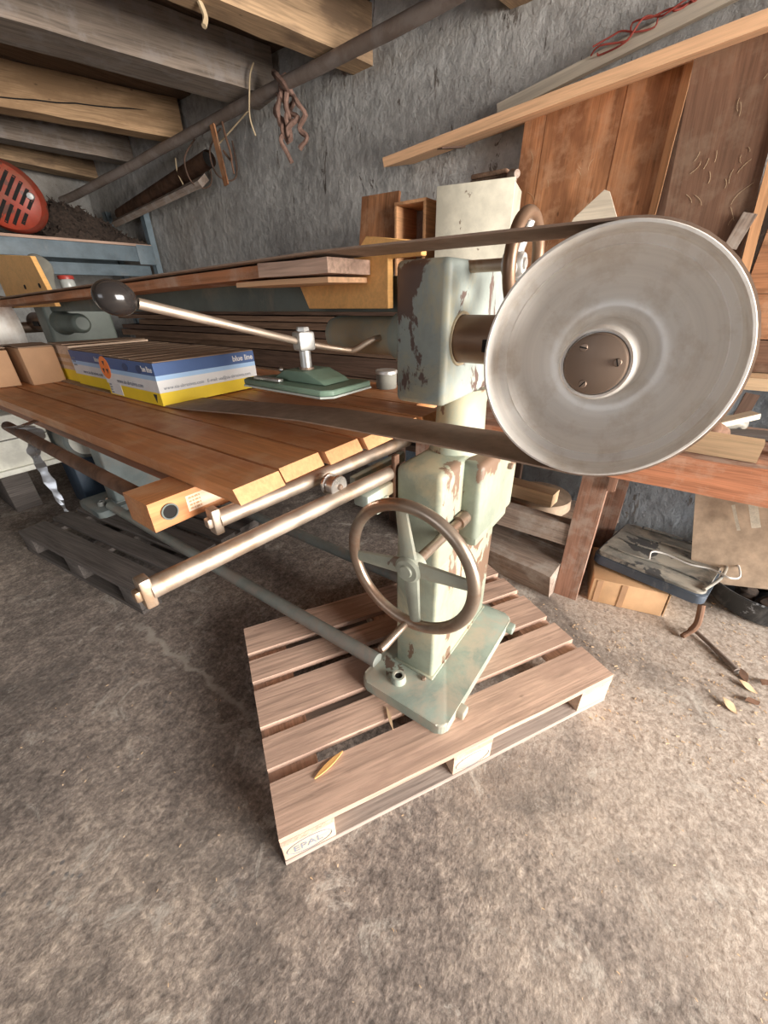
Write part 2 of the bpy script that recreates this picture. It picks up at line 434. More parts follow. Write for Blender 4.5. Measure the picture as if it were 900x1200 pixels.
def plank(name, p0, p1, w, h, m, parent=None, up=(0, 0, 1), bev=.003, rough=.0012, warp=0.0, seg=10):
    p0 = Vector(p0); p1 = Vector(p1); d = p1 - p0
    F = Matrix.Translation((p0 + p1) / 2) @ frame(d, up)
    return obj(name, plank_bm(d.length, w, h, bev, rough, seg, warp=warp), m, parent, F)

def text(name, body, size, at, xdir, normal, m, parent, ext=.0003, align='LEFT', bold=0.0):
    cu = bpy.data.curves.new(name, 'FONT'); cu.body = body; cu.size = size; cu.extrude = ext; cu.align_x = align; cu.resolution_u = 3
    cu.offset = bold
    tmp = bpy.data.objects.new(name, cu); COL.objects.link(tmp)
    dg = bpy.context.evaluated_depsgraph_get(); me = bpy.data.meshes.new_from_object(tmp.evaluated_get(dg))
    bpy.data.objects.remove(tmp); bpy.data.curves.remove(cu)
    me.materials.clear(); me.materials.append(m); me.name = name
    o = bpy.data.objects.new(name, me); COL.objects.link(o)
    x = Vector(xdir).normalized(); z = Vector(normal).normalized(); y = z.cross(x)
    place(o, Matrix.Translation(Vector(at) + z * .0006) @ Matrix((x, y, z)).transposed().to_4x4(), parent); return o

def wobble(bm, amp, sc=6.0):
    s = random.uniform(0, 50)
    for v in bm.verts: v.co += noise.noise_vector(v.co * sc + Vector((s, s, s))) * amp
    return bm

# ------------------------------------------------------------------ room
WX = 1.95                                   # right wall face
bm = B(); box(bm, (-5, -4.2, -.12), (WX + .3, 6.0, 0)); struct('floor', bm, M['floor'], Matrix.Identity(4), 'dirty concrete floor with dust and sawdust')
bm = B()
n1, n2 = 150, 70
vs = [[bm.verts.new((WX + .012 * noise.noise(Vector((0, y * 2.2, z * 2.2))) + .006 * noise.noise(Vector((3, y * 9, z * 9))), y, z)) for z in [2.95 * k / n2 for k in range(n2 + 1)]] for y in [-4.2 + 10.2 * i / n1 for i in range(n1 + 1)]]
for i in range(n1):
    for k in range(n2): bm.faces.new((vs[i][k], vs[i][k + 1], vs[i + 1][k + 1], vs[i + 1][k]))
r = bmesh.ops.extrude_face_region(bm, geom=bm.faces[:])
for v in [g for g in r['geom'] if isinstance(g, bmesh.types.BMVert)]: v.co.x = WX + .3
struct('wall_right', bm, M['wall'], Matrix.Identity(4), 'rough grey plaster wall with dark stains behind the machine')
bm = B(); box(bm, (-5, 5.75, 0), (WX + .3, 6.0, 2.95)); struct('wall_back', bm, M['wall_back'], Matrix.Identity(4), 'grey plaster wall at the dark far end')
bm = B(); box(bm, (-5.2, -4.2, 0), (-5.0, -.9, 2.95)); box(bm, (-5.2, 1.3, 0), (-5.0, 6.0, 2.95)); box(bm, (-5.2, -.9, 0), (-5.0, 1.3, .95)); box(bm, (-5.2, -.9, 2.45), (-5.0, 1.3, 2.95)); struct('wall_left', bm, M['wall_back'], Matrix.Identity(4))  # unseen wall; the gap is added to let the side fill lamp in
bm = B()                                     # front wall with the wide barn doorway
box(bm, (-5, -4.2, 0), (-1.3, -4.0, 2.95)); box(bm, (-1.3, -4.2, 2.55), (1.75, -4.0, 2.95)); box(bm, (1.75, -4.2, 0), (WX + .3, -4.0, 2.95))
struct('wall_front', bm, M['wall_back'], Matrix.Identity(4))
bm = B()
for k in range(24):
    y0 = -4.2 + k * .425
    box(bm, (-5.2, y0, 2.80 + random.uniform(0, .01)), (WX + .3, y0 + .42, 2.86))
bmesh.ops.rotate(bm, cent=(0, 0, 0), matrix=Matrix.Rotation(0, 3, 'Z'), verts=bm.verts[:])
struct('ceiling', bm, M['ceiling'], Matrix.Identity(4), 'dark brown board ceiling above the rafters')

RAFT = [  # wall-end (x, y), a second point along it, width, height, material, look
    ((1.97, 1.70), (.99, 1.91), .155, .245, 'rafter', 'broad brown sawn rafter nearest the camera, end showing at the wall'),
    ((1.90, 2.52), (.52, 2.86), .27, .24, 'rafter_grey', 'thick grey dusty rafter, second from the camera'),
    ((1.93, 3.66), (.774, 4.02), .15, .25, 'rafter_orange', 'orange sawn rafter with a long crack along its side'),
    ((1.95, 4.62), (.975, 4.74), .17, .24, 'rafter_grey', 'dark grey rafter between the orange one and the far wall'),
    ((2.0, 5.50), (1.197, 5.42), .2, .25, 'rafter', 'brown rafter closest to the dark far wall'),
    ((1.95, .72), (.97, .88), .16, .24, 'rafter', None), ((1.95, -.4), (.97, -.3), .16, .24, 'rafter_grey', None), ((1.95, -1.6), (.97, -1.5), .16, .24, 'rafter', None),
]
for i, (a, b, w, h, m, lab) in enumerate(RAFT):
    a = Vector((*a, 0)); b = Vector((*b, 0)); d = (b - a).normalized(); e = a + d * 6.4
    zz = 2.55 + h / 2
    o = plank('trim_%d' % (i + 1), (a.x, a.y, zz), (e.x, e.y, zz), w, h, M[m], bev=.012, rough=.006, seg=40)
    tag(o, lab, None, None, 'structure')
    if m == 'rafter_orange':
        n_ = Vector((d.y, -d.x, 0)); n_ = n_ if n_.y < 0 else -n_
        bm = B(); tube(bm, [a + d * (.25 + .12 * q) + n_ * (w / 2 + .001) + Vector((0, 0, 2.69 - .012 * q + .008 * noise.noise(Vector((q * .9, 0, 0))))) for q in range(12)], [.001] + [.0045] * 10 + [.001], 6)
        obj('crack', bm, M['hole'], o)

# ------------------------------------------------------------------ pallets
PA = math.radians(-30.5)
def make_pallet(m, medge, stamp):
    t = thing('pallet', (0, 0, 0), 'x', 'pallet')
    g = (0.8 - 0.635) / 4
    y = 0
    for k, w in enumerate((.145, .10, .145, .10, .145)):
        plank('deck_board', (0, y + w / 2, .133), (1.2, y + w / 2, .133), w, .022, m, t, bev=.003, rough=.0016); y += w + g
    for x in (.0725, .6, 1.1275):
        plank('cross_board', (x, 0, .111), (x, .8, .111), .145, .022, m, t)
    for x in (.0725, .6, 1.1275):
        for yy, w in ((.05, .10), (.4, .145), (.75, .10)):
            bm = B(); box(bm, (x - .0725, yy - w / 2, .022), (x + .0725, yy + w / 2, .0998), .004)
            bk = obj('block', bm, medge, t)
            if stamp and yy < .1 and x < 1:
                if x < .1:
                    text('block_stamp', 'EPAL', .038, (x - .046, 0, .048), (1, 0, 0), (0, -1, 0), M['ink_grey'], bk, bold=.0004)
                    bm = B(); ring = [(.062 * math.cos(a), .031 * math.sin(a)) for a in [2 * PI * q / 40 for q in range(40)]]
                    pts = [(x + p[0], -.0008, .062 + p[1]) for p in ring]; tube(bm, pts + pts[:1], .0012, 6)
                    obj('stamp_ring', bm, M['ink_grey'], bk)
                else:
                    bm = B(); ring = [(.062 * math.cos(a), .031 * math.sin(a)) for a in [2 * PI * q / 40 for q in range(40)]]
                    pts = [(x + p[0], -.0008, .06 + p[1]) for p in ring]; tube(bm, pts + pts[:1], .001, 6)
                    obj('stamp_ring', bm, M['ink_grey'], bk)
    for yy, w in ((.05, .10), (.4, .145), (.75, .10)):
        plank('bottom_board', (0, yy, .011), (1.2, yy, .011), w, .0218, M['pallet_grey'] if stamp else medge, t)
    return t

pal = make_pallet(M['pallet'], M['pallet_edge'], True)
tag(pal, 'new pale pine pallet under the green column of the machine')
def move_tree(o, mat):
    place(o, mat, o.parent if o.parent else None)
    for c in o.children: pass
def set_root(o, mat):
    old = WM[o].inverted()
    def rec(x):
        WM[x] = mat @ old @ WM[x]
        for c in x.children: rec(c)
    rec(o); o.matrix_basis = mat
set_root(pal, Matrix.Translation((-.477, .188, 0)) @ Matrix.Rotation(PA, 4, 'Z'))
pal2 = make_pallet(M['greywood'], M['greywood'], False)
tag(pal2, 'dark weathered grey pallet under the far end of the machine')
set_root(pal2, Matrix.Translation((.573, 1.60, 0)) @ Matrix.Rotation(math.radians(96.5), 4, 'Z'))

# splinter and chips on the near pallet
def splinter(p0, p1, w, m, name, lab, z=.1455):
    bm = B(); p0 = Vector((*p0, z)); p1 = Vector((*p1, z)); d = p1 - p0
    bmv = plank_bm(d.length, w, .004, 0, .001, 6)
    for v in bmv.verts: v.co.y *= (1 - .85 * abs(2 * v.co.x / d.length) ** 2)
    F = Matrix.Translation((p0 + p1) / 2 + Vector((0, 0, .003))) @ frame(d)
    bm.free(); return tag(obj(name, bmv, m, None, F), lab, 'splinter')

# ------------------------------------------------------------------ the belt sander
MACH = thing('belt_sander', (.35, .17, .144), 'old sage green long belt sander with big aluminium pulley and wooden sliding table', 'sanding machine')
ZB = .144
def base(mirror=None):
    f = (lambda y: y) if mirror is None else (lambda y: mirror - y)
    def bb(bm, lo, hi, bev, seg=3):
        ys = sorted((f(lo[1]), f(hi[1]))); return box(bm, (lo[0], ys[0], lo[2]), (hi[0], ys[1], hi[2]), bev, seg)
    mp = M['base_green'] if mirror is None else M['bluesteel']
    mc = M['sage'] if mirror is None else M['bluesteel']
    mh = M['sage_chipped'] if mirror is None else M['dark_green']
    bm = B(); ys = sorted((f(-.03), f(.30)))
    prism(bm, rrect(-.005, ys[0], .59, ys[1], .03), ZB, .189, .008, 3)
    bp = obj('base_plate', bm, mp, MACH)
    bm = B(); lathe(bm, [(.0001, .022), (.013, .022), (.014, .03), (.022, .03), (.024, .024), (.027, 0), (.0001, 0)], 28, Matrix.Translation((.064, f(.183), .186)))
    obj('bolt_boss', bm, mp, bp)
    bm = B(); lathe(bm, [(.0001, 0), (.013, 0), (.013, .0015), (.0001, .0015)], 20, Matrix.Translation((.064, f(.183), .2086))); obj('bolt_hole', bm, M['hole'], bp)
    for x in (.10, .545):
        bm = B(); bb(bm, (x - .02, -.056, ZB + .004), (x + .02, -.02, ZB + .036), .006); obj('levelling_lug', bm, mp, bp)
    bm = B(); lathe(bm, [(.0001, .01), (.007, .01), (.009, .004), (.009, 0), (.0001, 0)], 6, Matrix.Translation((.118, f(.115), .189))); obj('bolt_head', bm, M['cap'], bp)
    # column
    bm = B(); bb(bm, (.135, .092, .186), (.571, .242, .66), .012)
    bb(bm, (.135, .094, .60), (.565, .242, .953), .020, 4)
    # foot fillet
    ys = sorted((f(.086), f(.248)))
    prism(bm, [(.127, ys[0]), (.579, ys[0]), (.579, ys[1]), (.127, ys[1])], .185, .196, .006)
    col = obj('column', bm, mc, MACH)
    bm = B(); bb(bm, (.262, .038, .70), (.562, .11, .949), .018, 4)
    ys = sorted((f(.045), f(.10))); prism(bm, [(.285, ys[0]), (.545, ys[0]), (.545, ys[1]), (.285, ys[1])], .665, .715, .015)
    obj('gear_housing', bm, mc, col)
    bm = B(); lathe(bm, [(.0001, .012), (.008, .012), (.01, .008), (.01, 0), (.0001, 0)], 6, Matrix.Translation((.47, f(.037), .88)) @ zto((0, -1 if mirror is None else 1, 0))); obj('bolt_head', bm, M['cap'], col)
    # neck and head
    bm = B(); lathe(bm, [(.0001, .93), (.115, .93), (.10, .958), (.088, .985), (.084, 1.08), (.088, 1.11), (.10, 1.13), (.0001, 1.13)], 40, Matrix.Translation((.372, f(.168), 0)) @ Matrix.Diagonal((1, .8, 1, 1)))
    obj('neck', bm, mc, MACH)
    bm = B(); ys = sorted((f(.105), f(.241)))
    bb(bm, (.135, .105, 1.123), (.46, .241, 1.423), .016, 4)
    hd = obj('head', bm, mh, MACH)
    bm = B(); s = -1 if mirror is None else 1
    lathe(bm, [(.050, -.004), (.0515, .003), (.057, .004), (.059, -.004)], 44, Matrix.Translation((.206, f(.105), 1.266)) @ zto((0, s, 0)), closed=True)
    obj('bore_rim', bm, M['sage_dusty'], hd)
    # ram through the bore, its rear stub painted
    bm = B(); tube(bm, [(.206, f(.2), 1.266), (.206, f(-.17), 1.266)], .050, 36)
    rm = obj('ram', bm, M['brown_steel'], MACH)
    bm = B(); bb(bm, (.150, -.055, 1.247), (.165, .03, 1.272), .002); obj('keyway', bm, M['hole'], rm)
    bm = B(); lathe(bm, [(.0001, .262), (.030, .262), (.040, .254), (.046, .235), (.046, .05), (.058, .03), (.062, 0), (.0001, 0)], 36, Matrix.Translation((.206, f(.238), 1.266)) @ zto((0, -s, 0)))
    obj('ram_cover', bm, M['sage_dusty'] if mirror is None else M['dark_green'], MACH)
    return f, s
f0, s0 = base()
f1, s1 = base(2.72)

# pulleys: front (open) face towards -X
def pulley(yc, zc):
    F = Matrix.Translation((-.05, yc, zc)) @ Matrix.Rotation(-PI / 2, 4, 'Y')     # local Z -> world -X
    prof = [(.156, -.150), (.1595, -.12), (.1605, -.075), (.160, -.02), (.1605, -.003), (.1595, 0), (.1565, .0005), (.1548, -.002), (.1528, -.028), (.150, -.038),
            (.140, -.044), (.1385, -.0425), (.137, -.045), (.126, -.056), (.112, -.067), (.096, -.0765), (.082, -.083), (.072, -.0855), (.065, -.084), (.0595, -.078), (.0555, -.066), (.053, -.048), (.0515, -.028), (.050, -.012),
            (.0485, -.004), (.0455, -.001), (.0425, -.002), (.0420, -.010), (.0001, -.010), (.0001, -.150), (.05, -.150), (.055, -.11), (.10, -.10), (.14, -.075), (.147, -.10), (.148, -.15)]
    prof = [(r_ * (1.0255 if r_ > .06 else 1), z_) for r_, z_ in prof]
    bm = B(); lathe(bm, prof, 96, None)
    # close the rim at the back
    obj_ = obj('pulley', bm, M['alu'], MACH, F, 40)
    bm = B(); lathe(bm, [(.0001, .0065), (.037, .0065), (.0395, .005), (.0405, .002), (.0405, -.0095), (.0001, -.0095)], 56)
    cap = obj('hub_cap', bm, M['cap'], obj_, F)
    for a in (40, 160, 280):
        c = Matrix.Translation((.028 * math.cos(math.radians(a)), .028 * math.sin(math.radians(a)), .0062)) @ Matrix.Rotation(math.radians(a * 2), 4, 'Z')
        bm = B(); lathe(bm, [(.0001, .0022), (.0045, .0018), (.0055, .0004), (.0055, 0), (.0001, 0)], 20)
        sc = obj('screw', bm, M['cap'], obj_, F @ c)
        bm = B(); box(bm, (-.005, -.0008, .0016), (.005, .0008, .0026)); obj('screw_slot', bm, M['hole'], obj_, F @ c)
    bm = B(); tube(bm, [(.08, yc, zc), (.28, yc, zc)], .03, 28); obj('axle', bm, M['cap'], MACH)
    return F
PY, PZ = -.2245, 1.2655
pulley(PY, PZ)
PY2 = 2.72 - PY
pulley(PY2, PZ - .03)

# the endless belt
R = .1662
path = []
def zup(y): return PZ + R - .022 * max(0, y - .3)
for k in range(0, 25):
    a = PI / 2 + PI * k / 24 + .0
    path.append((PY + R * math.cos(PI - (PI / 2 - PI * k / 24) ) if False else PY - R * math.sin(PI * k / 24), PZ + R * math.cos(PI * k / 24)))
low = [(-.05, PZ - R + .0015), (.15, PZ - R - .002), (.40, 1.092), (.65, 1.075), (.90, 1.053), (1.02, 1.0455), (1.20, 1.0425), (1.8, 1.0425), (2.2, 1.047), (2.5, 1.062)]
path += low
for k in range(0, 25):
    path.append((PY2 + R * math.sin(PI * k / 24), PZ - .03 - R * math.cos(PI * k / 24)))
path += [(2.6, zup(2.6)), (2.0, zup(2.0)), (1.4, zup(1.4)), (.8, zup(.8)), (.3, zup(.3)), (0, PZ + R)]
bm = B(); X0, X1 = -.045, .098
n = len(path); q = [Vector((0, y, z)) for y, z in path]
rows = []
for i in range(n):
    t = (q[(i + 1) % n] - q[i - 1]).normalized(); nn = Vector((0, -t.z, t.y)) * .0016
    if i == 0: pass
    p = q[i]
    rows.append([bm.verts.new((x, p.y + s * nn.y, p.z + s * nn.z)) for x, s in ((X0, -1), (X1, -1), (X1, 1), (X0, 1))])
for i in range(n):
    a, b = rows[i], rows[(i + 1) % n]
    for k in range(4): bm.faces.new((a[k], a[(k + 1) % 4], b[(k + 1) % 4], b[k]))
obj('sanding_belt', bm, M['belt'], MACH, None, 30)

# lower handwheel
def handwheel(name, F, R, rim, hubr, nsp, a0, mrim, mspoke, dish=0.0, crank=True, rimflat=1.0):
    """local Z looks outward along the axle"""
    bm = B(); ring = []
    lathe(bm, [(R + rim * math.cos(a), rim * rimflat * math.sin(a)) for a in [2 * PI * k / 14 for k in range(14)]], 72, None, True)
    w = obj(name, bm, mrim, MACH, F)
    bm = B(); lathe(bm, [(.0001, .004 - dish), (hubr * .42, .004 - dish), (hubr * .48, -dish), (hubr * .82, -dish), (hubr, -.006 - dish), (hubr, -.04 - dish), (.0001, -.04 - dish)], 36)
    obj('hub', bm, mspoke, w, F)
    for k in range(nsp):
        a = math.radians(a0 + 360 * k / nsp); bm = B(); c = Vector((math.cos(a), math.sin(a), 0)); s = Vector((-math.sin(a), math.cos(a), 0))
        L0, L1 = hubr * .8, R - rim * .4; rows = []
        for u in range(9):
            tt = u / 8; r_ = L0 + (L1 - L0) * tt; wd = hubr * .66 * (1 - tt) + hubr * .44 * tt; th = .011 * (1 - tt) + .007 * tt
            zc = (-dish - .018) * (1 - tt)
            rows.append([bm.verts.new(c * r_ + s * (wd * math.cos(p)) + Vector((0, 0, zc + th * math.sin(p)))) for p in [2 * PI * j / 12 for j in range(12)]])
        for p0, p1 in zip(rows, rows[1:]):
            for j in range(12): bm.faces.new((p0[j], p0[(j + 1) % 12], p1[(j + 1) % 12], p1[j]))
        bm.faces.new(rows[0][::-1]); bm.faces.new(rows[-1]); obj('spoke', bm, mspoke, w, F)
    return w
F = Matrix.Translation((-.045, .080, .779)) @ Matrix.Rotation(-PI / 2, 4, 'Y')
hw = handwheel('handwheel', F, .169, .0155, .035, 4, 8, M['wheelrim'], M['wheelspoke'], dish=-.012, rimflat=.9)
bm = B(); tube(bm, [(-.045, .080, .779 - .171), (-.06, .082, .6075), (-.14, .088, .600), (-.155, .089, .599)], [.009, .0095, .0115, .009], 18); obj('crank_handle', bm, M['wheelrim'], hw)
bm = B(); tube(bm, [(-.02, .080, .779), (.285, .080, .779)], .0135, 20); tube(bm, [(.215, .080, .779), (.27, .080, .779)], .021, 24); obj('handwheel_shaft', bm, M['wheelrim'], MACH)
# tension wheel behind the pulley
F = Matrix.Translation((.232, -.01, 1.408)) @ Matrix.Rotation(PI / 2, 4, 'X')
handwheel('tension_wheel', F, .082, .0125, .022, 3, 80, M['brown_steel'], M['cast'], dish=0)
bm = B(); tube(bm, [(.232, .0, 1.408), (.232, .12, 1.408)], .012, 16); obj('tension_screw', bm, M['steel'], MACH)

# tie pipes between the two bases
for x, r in ((.078, .027), (.52, .027)):
    bm = B(); tube(bm, [(x, .285, .205), (x, 1.0, .205), (x, 1.8, .205), (x, 2.44, .205)], r, 20); obj('tie_pipe', bm, M['tie_pipe'], MACH)

# rails and their ends
def rail(p0, p1, r):
    p0 = Vector(p0); p1 = Vector(p1); d = (p1 - p0).normalized()
    bm = B(); tube(bm, [p0, p1], r, 24); o = obj('rail', bm, M['steel'], MACH)
    F = Matrix.Translation(p0) @ frame(-d)
    bm = B(); box(bm, (-.004, -r * .75, -r * 1.55), (.016, r * .75, r * 1.45), .004)
    box(bm, (.014, -r * .5, -r * .6), (.026, r * .5, r * .5), .004); obj('end_stop', bm, M['steel'], o, F)
    return o
rail((-.503, .318, .920), (.165, .262, .920), .0195)
rail((-.318, .385, .950), (.330, .33, .950), .0195)
bm = B(); box(bm, (.05, .315, .893), (.30, .335, .925), .003); box(bm, (.02, .25, .86), (.16, .30, .897), .006); box(bm, (.05, .243, .83), (.11, .285, .87), .006); obj('rail_bracket', bm, M['sage_dusty'], MACH)
bm = B(); box(bm, (.1362, .243, .83), (.16, .256, .975), .003); obj('guide_strip', bm, M['rust'], MACH)
F = Matrix.Translation((-.052, .286, .948)) @ zto((0, -1, 0))
bm = B(); lathe(bm, [(.0001, .008), (.026, .008), (.028, .006), (.028, 0), (.021, -.003), (.021, -.022), (.027, -.024), (.027, -.03), (.0001, -.03)], 36); rl = obj('roller', bm, M['bright'], MACH, F)
bm = B(); lathe(bm, [(.0001, .014), (.006, .014), (.008, .01), (.008, .008), (.0001, .008)], 16); obj('roller_bolt', bm, M['cap'], rl, F)

# sliding table
TZ = 1.0405
bm = B(); box(bm, (-.30, .318, .952), (.62, .40, 1.008)); 
def slat_plank(x0, x1, y0, y1):
    F = Matrix.Translation(((x0 + x1) / 2, (y0 + y1) / 2, TZ - .014)) @ Matrix.Rotation(PI / 2, 4, 'Z')
    L = y1 - y0; b = plank_bm(L, x1 - x0, .028, .006, .0012, 14)
    for v in b.verts:                       # chamfered ends
        if abs(v.co.x) > L / 2 - .004 and v.co.z > .006: v.co.x -= math.copysign(.017, v.co.x)
    return b, F
bm.free()
bm = B(); box(bm, (-.262, .46, .935), (-.236, 2.42, 1.011), .002)
bm2 = None
F = Matrix.Translation((-.25, 1.44, .973)) @ Matrix.Rotation(PI / 2, 4, 'Z'); bm.free()
TB = obj('table', plank_bm(1.96, .026, .074, .003, .001, 12), M['slat_dark'], MACH, F)
xs = [-.325, -.205, -.078, .050, .176, .300, .424]
ends = [.283, .292, .279, .268, .258, .246]
for k in range(6):
    b, F = slat_plank(xs[k] + .0045, xs[k + 1] - .0045, ends[k], 2.40 + random.uniform(-.01, .01))
    o = obj('slat', b, [M['slat'], M['slat_end']], TB, F)
    for p in o.data.polygons:
        if abs(p.normal.x) > .45: p.material_index = 1
F = Matrix.Translation((-.03, .492, .979)); o = obj('cross_beam', plank_bm(.78, .10, .062, .012, .001, 12), M['slat'], TB, F)
F = Matrix.Translation((.0, 2.30, .979)); obj('cross_beam', plank_bm(.70, .08, .062, .012, .001, 12), M['slat_dark'], TB, F)
bm = B(); box(bm, (-.345, .4413, .962), (-.235, .4419, .998)); obj('paper_label', bm, M['pallet_edge'], TB)
for k in range(4):
    text('label_print', ('TYP 150 NR 2117', 'MASCHINENFABRIK', 'SCHLEIFBAND 150', '220 / 380 V')[k] if False else 'IIII III IIIII II', .006, (-.340, .4410, .990 - .008 * k), (1, 0, 0), (0, -1, 0), M['card_light'], TB)
bm = B(); lathe(bm, [(.0145, .0), (.0145, .003), (.0175, .003), (.0175, 0)], 28, Matrix.Translation((-.383, .4405, .981)) @ zto((0, -1, 0)), True); obj('hole_ring', bm, M['dark_green'], TB)
bm = B(); lathe(bm, [(.0001, 0), (.0145, 0), (.0145, .0014), (.0001, .0014)], 28, Matrix.Translation((-.383, .4415, .981)) @ zto((0, -1, 0))); obj('pipe_mouth', bm, M['hole'], TB)
bm = B(); tube(bm, [(-.383, .50, .981), (-.383, .55, .981), (-.378, 1.0, .981), (-.372, 1.545, .981), (-.372, 1.556, .981)], [.017, .017, .017, .017, .010], 18); obj('push_rod', bm, M['rust'], TB)
bm = B(); tube(bm, [(-.372, 1.50, .975), (-.30, 1.56, .975), (-.2, 1.63, .975)], .006, 10); obj('rod_stay', bm, M['bright'], TB)

# guide board under the upper belt, with plywood stops
def zb(y): return zup(y) - .018
GB = plank('guide_board', (.045, .33, zb(.33)), (.045, 3.0, zb(3.0)), .125, .024, M['guide'], MACH, bev=.002, rough=.0018, seg=24)
plank('splice_board', (.045, .29, zb(.3) - .002), (.045, .50, zb(.45) - .001), .135, .027, M['pallet'], GB, rough=.003)
plank('splice_board', (.05, .30, zb(.3) - .026), (.05, .60, zb(.5) - .024), .13, .010, M['pink_plank'], GB, rough=.002)
# plywood stop: L-shaped plate facing -X
def ply_stop(name, pts, x0, x1):
    bm = B(); Mx = Matrix(((0, 0, 1, 0), (1, 0, 0, 0), (0, 1, 0, 0), (0, 0, 0, 1)))
    prism(bm, pts, x0, x1, .0015, 1, Mx); return obj(name, bm, M['ply'], MACH)
ply_stop('plywood_stop', [(.243, 1.331), (.243, 1.4255), (.160, 1.4255), (.160, 1.450), (.300, 1.469), (.333, 1.437), (.366, 1.388), (.520, 1.386), (.492, 1.331)], .114, .134)
st = ply_stop('plywood_stop', [(2.20, 1.345), (2.29, 1.555), (2.9, 1.60), (2.9, 1.34)], .112, .133)
for y in (2.31, 2.52):
    bm = B(); lathe(bm, [(.0001, .003), (.010, .003), (.011, 0), (.0001, 0)], 16, Matrix.Translation((.112, y, 1.435)) @ zto((-1, 0, 0))); obj('screw', bm, M['hole'], st)
# long steel beam joining the heads
bm = B(); box(bm, (.17, .243, 1.322), (.26, 2.478, 1.396), .004); obj('long_beam', bm, M['dark_green'], MACH)

# press lever with pad
LV = Vector((-.030, .372, 1.268))
ball = Vector((-.355, .430, 1.357))
bm = B(); dd = (ball - LV).normalized()
tube(bm, [LV - dd * .02, LV + dd * .15, ball - dd * .02], [.0072, .0078, .0088], 18)
lever = obj('press_lever', bm, M['steel'], MACH)
bm = B(); bmesh.ops.create_uvsphere(bm, u_segments=36, v_segments=20, radius=1.0, matrix=Matrix.Translation(ball + dd * .012) @ frame(dd) @ Matrix.Diagonal((.031, .026, .026, 1)))
obj('ball_grip', bm, M['black_ball'], lever)
bm = B(); box(bm, (LV.x - .020, LV.y - .018, LV.z - .016), (LV.x + .020, LV.y + .018, LV.z + .024), .006)
bmesh.ops.rotate(bm, cent=LV, matrix=Matrix.Rotation(-.25, 3, 'Z'), verts=bm.verts[:])
lathe(bm, [(.0001, .03), (.013, .03), (.0145, .026), (.0145, 0), (.0001, 0)], 6, Matrix.Translation((LV.x, LV.y, LV.z + .002)))
tube(bm, [(LV.x, LV.y, LV.z), (LV.x, LV.y, 1.208)], .0125, 24)
obj('lever_clamp', bm, M['cast'], lever)
bm = B(); tube(bm, smoothpts([LV, (.03, .36, 1.254), (.085, .345, 1.243), (.10, .335, 1.243), (.135, .31, 1.262), (.19, .30, 1.268)], 5), .0072, 14); obj('bent_rod', bm, M['steel'], lever)
# pad: long hexagonal plate, wedge block above
bm = B(); prism(bm, [(-.105, .262), (-.085, .243), (.040, .243), (.046, .262), (-.005, .50), (-.075, .535), (-.098, .52)], 1.176, 1.188, .002, 1)
pad = obj('press_pad', bm, M['pad_green'], MACH)
bm = B(); prism(bm, [(-.106, .262), (-.0855, .242), (.041, .242), (.047, .262), (-.0045, .501), (-.075, .536), (-.099, .521)], 1.1715, 1.1755, 0); obj('pad_lining', bm, M['lining'], pad)
bm = B(); Mx = Matrix(((0, 0, 1, 0), (1, 0, 0, 0), (0, 1, 0, 0), (0, 0, 0, 1)))
prism(bm, [(.285, 1.189), (.30, 1.198), (.345, 1.213), (.41, 1.213), (.455, 1.189)], -.065, .018, .003, 2, Mx); obj('pad_block', bm, M['pad_green'], pad)
bm = B(); box(bm, (-.092, .40, 1.189), (-.078, .49, 1.1965), .002); obj('pad_spring', bm, M['bright'], pad)
bm = B(); bmesh.ops.create_uvsphere(bm, u_segments=12, v_segments=8, radius=.006, matrix=Matrix.Translation((-.045, .442, 1.208))); obj('pad_screw', bm, M['bright'], pad)
bm = B(); tube(bm, [(-.03, .372, 1.206), (-.03, .372, 1.217)], .017, 20); obj('pad_pivot', bm, M['cap'], pad)

# ------------------------------------------------------------------ cartons on the table
def carton(lo, hi, ztop, label, group, seams=4, words=True):
    t = thing('carton', ((lo[0] + hi[0]) / 2, (lo[1] + hi[1]) / 2, lo[2]), label, 'box', group)
    H = ztop - lo[2]; z = lo[2]; bm = B()
    bands = [(0, .33, 0), (.33, .66, 1), (.66, .78, 2), (.78, 1.0, 3)]
    P4 = [(lo[0], lo[1]), (hi[0], lo[1]), (hi[0], hi[1]), (lo[0], hi[1])]
    lv = [[bm.verts.new((x, y, z + H * q)) for x, y in P4] for q in (0, .31, .60, .71, 1.0)]
    for b, (a, b2) in enumerate(zip(lv, lv[1:])):
        for k in range(4):
            f = bm.faces.new((a[k], a[(k + 1) % 4], b2[(k + 1) % 4], b2[k])); f.material_index = b
    f = bm.faces.new(lv[0][::-1]); f.material_index = 0
    f = bm.faces.new(lv[-1]); f.material_index = 4
    obj('body', bm, [M['ink_yellow'], M['ink_white'], M['ink_sky'], M['ink_blue'], M['card_top']], t, None, 0)
    n = seams; w = (hi[1] - lo[1]) / n
    for k in range(n):
        plank('lid_flap', (lo[0] + .004, lo[1] + w * (k + .5), ztop + .0022 + .0008 * k), (hi[0] - .002, lo[1] + w * (k + .5), ztop + .0022 + .0008 * k), w - .004, .0026, M['card_top'], t, bev=0, rough=.0008)
    return t, H
Z0 = 1.0446
t1, H = carton((-.050, 1.060, Z0), (.345, 1.455, 0), Z0 + .136, 'front abrasives carton with blue, white and yellow print and an orange sticker', 'printed cartons on the table', 5)
xf = -.050
text('print_title', 'blue line', .027, (.338, 1.060, Z0 + .107), (1, 0, 0), (0, -1, 0), M['ink_white'], t1, align='RIGHT', bold=.0006)
text('print_address', 'www.sia-abrasives.com   E-mail: sia@sia-abrasives.com', .0158, (-.034, 1.060, Z0 + .051), (1, 0, 0), (0, -1, 0), M['ink_grey'], t1)
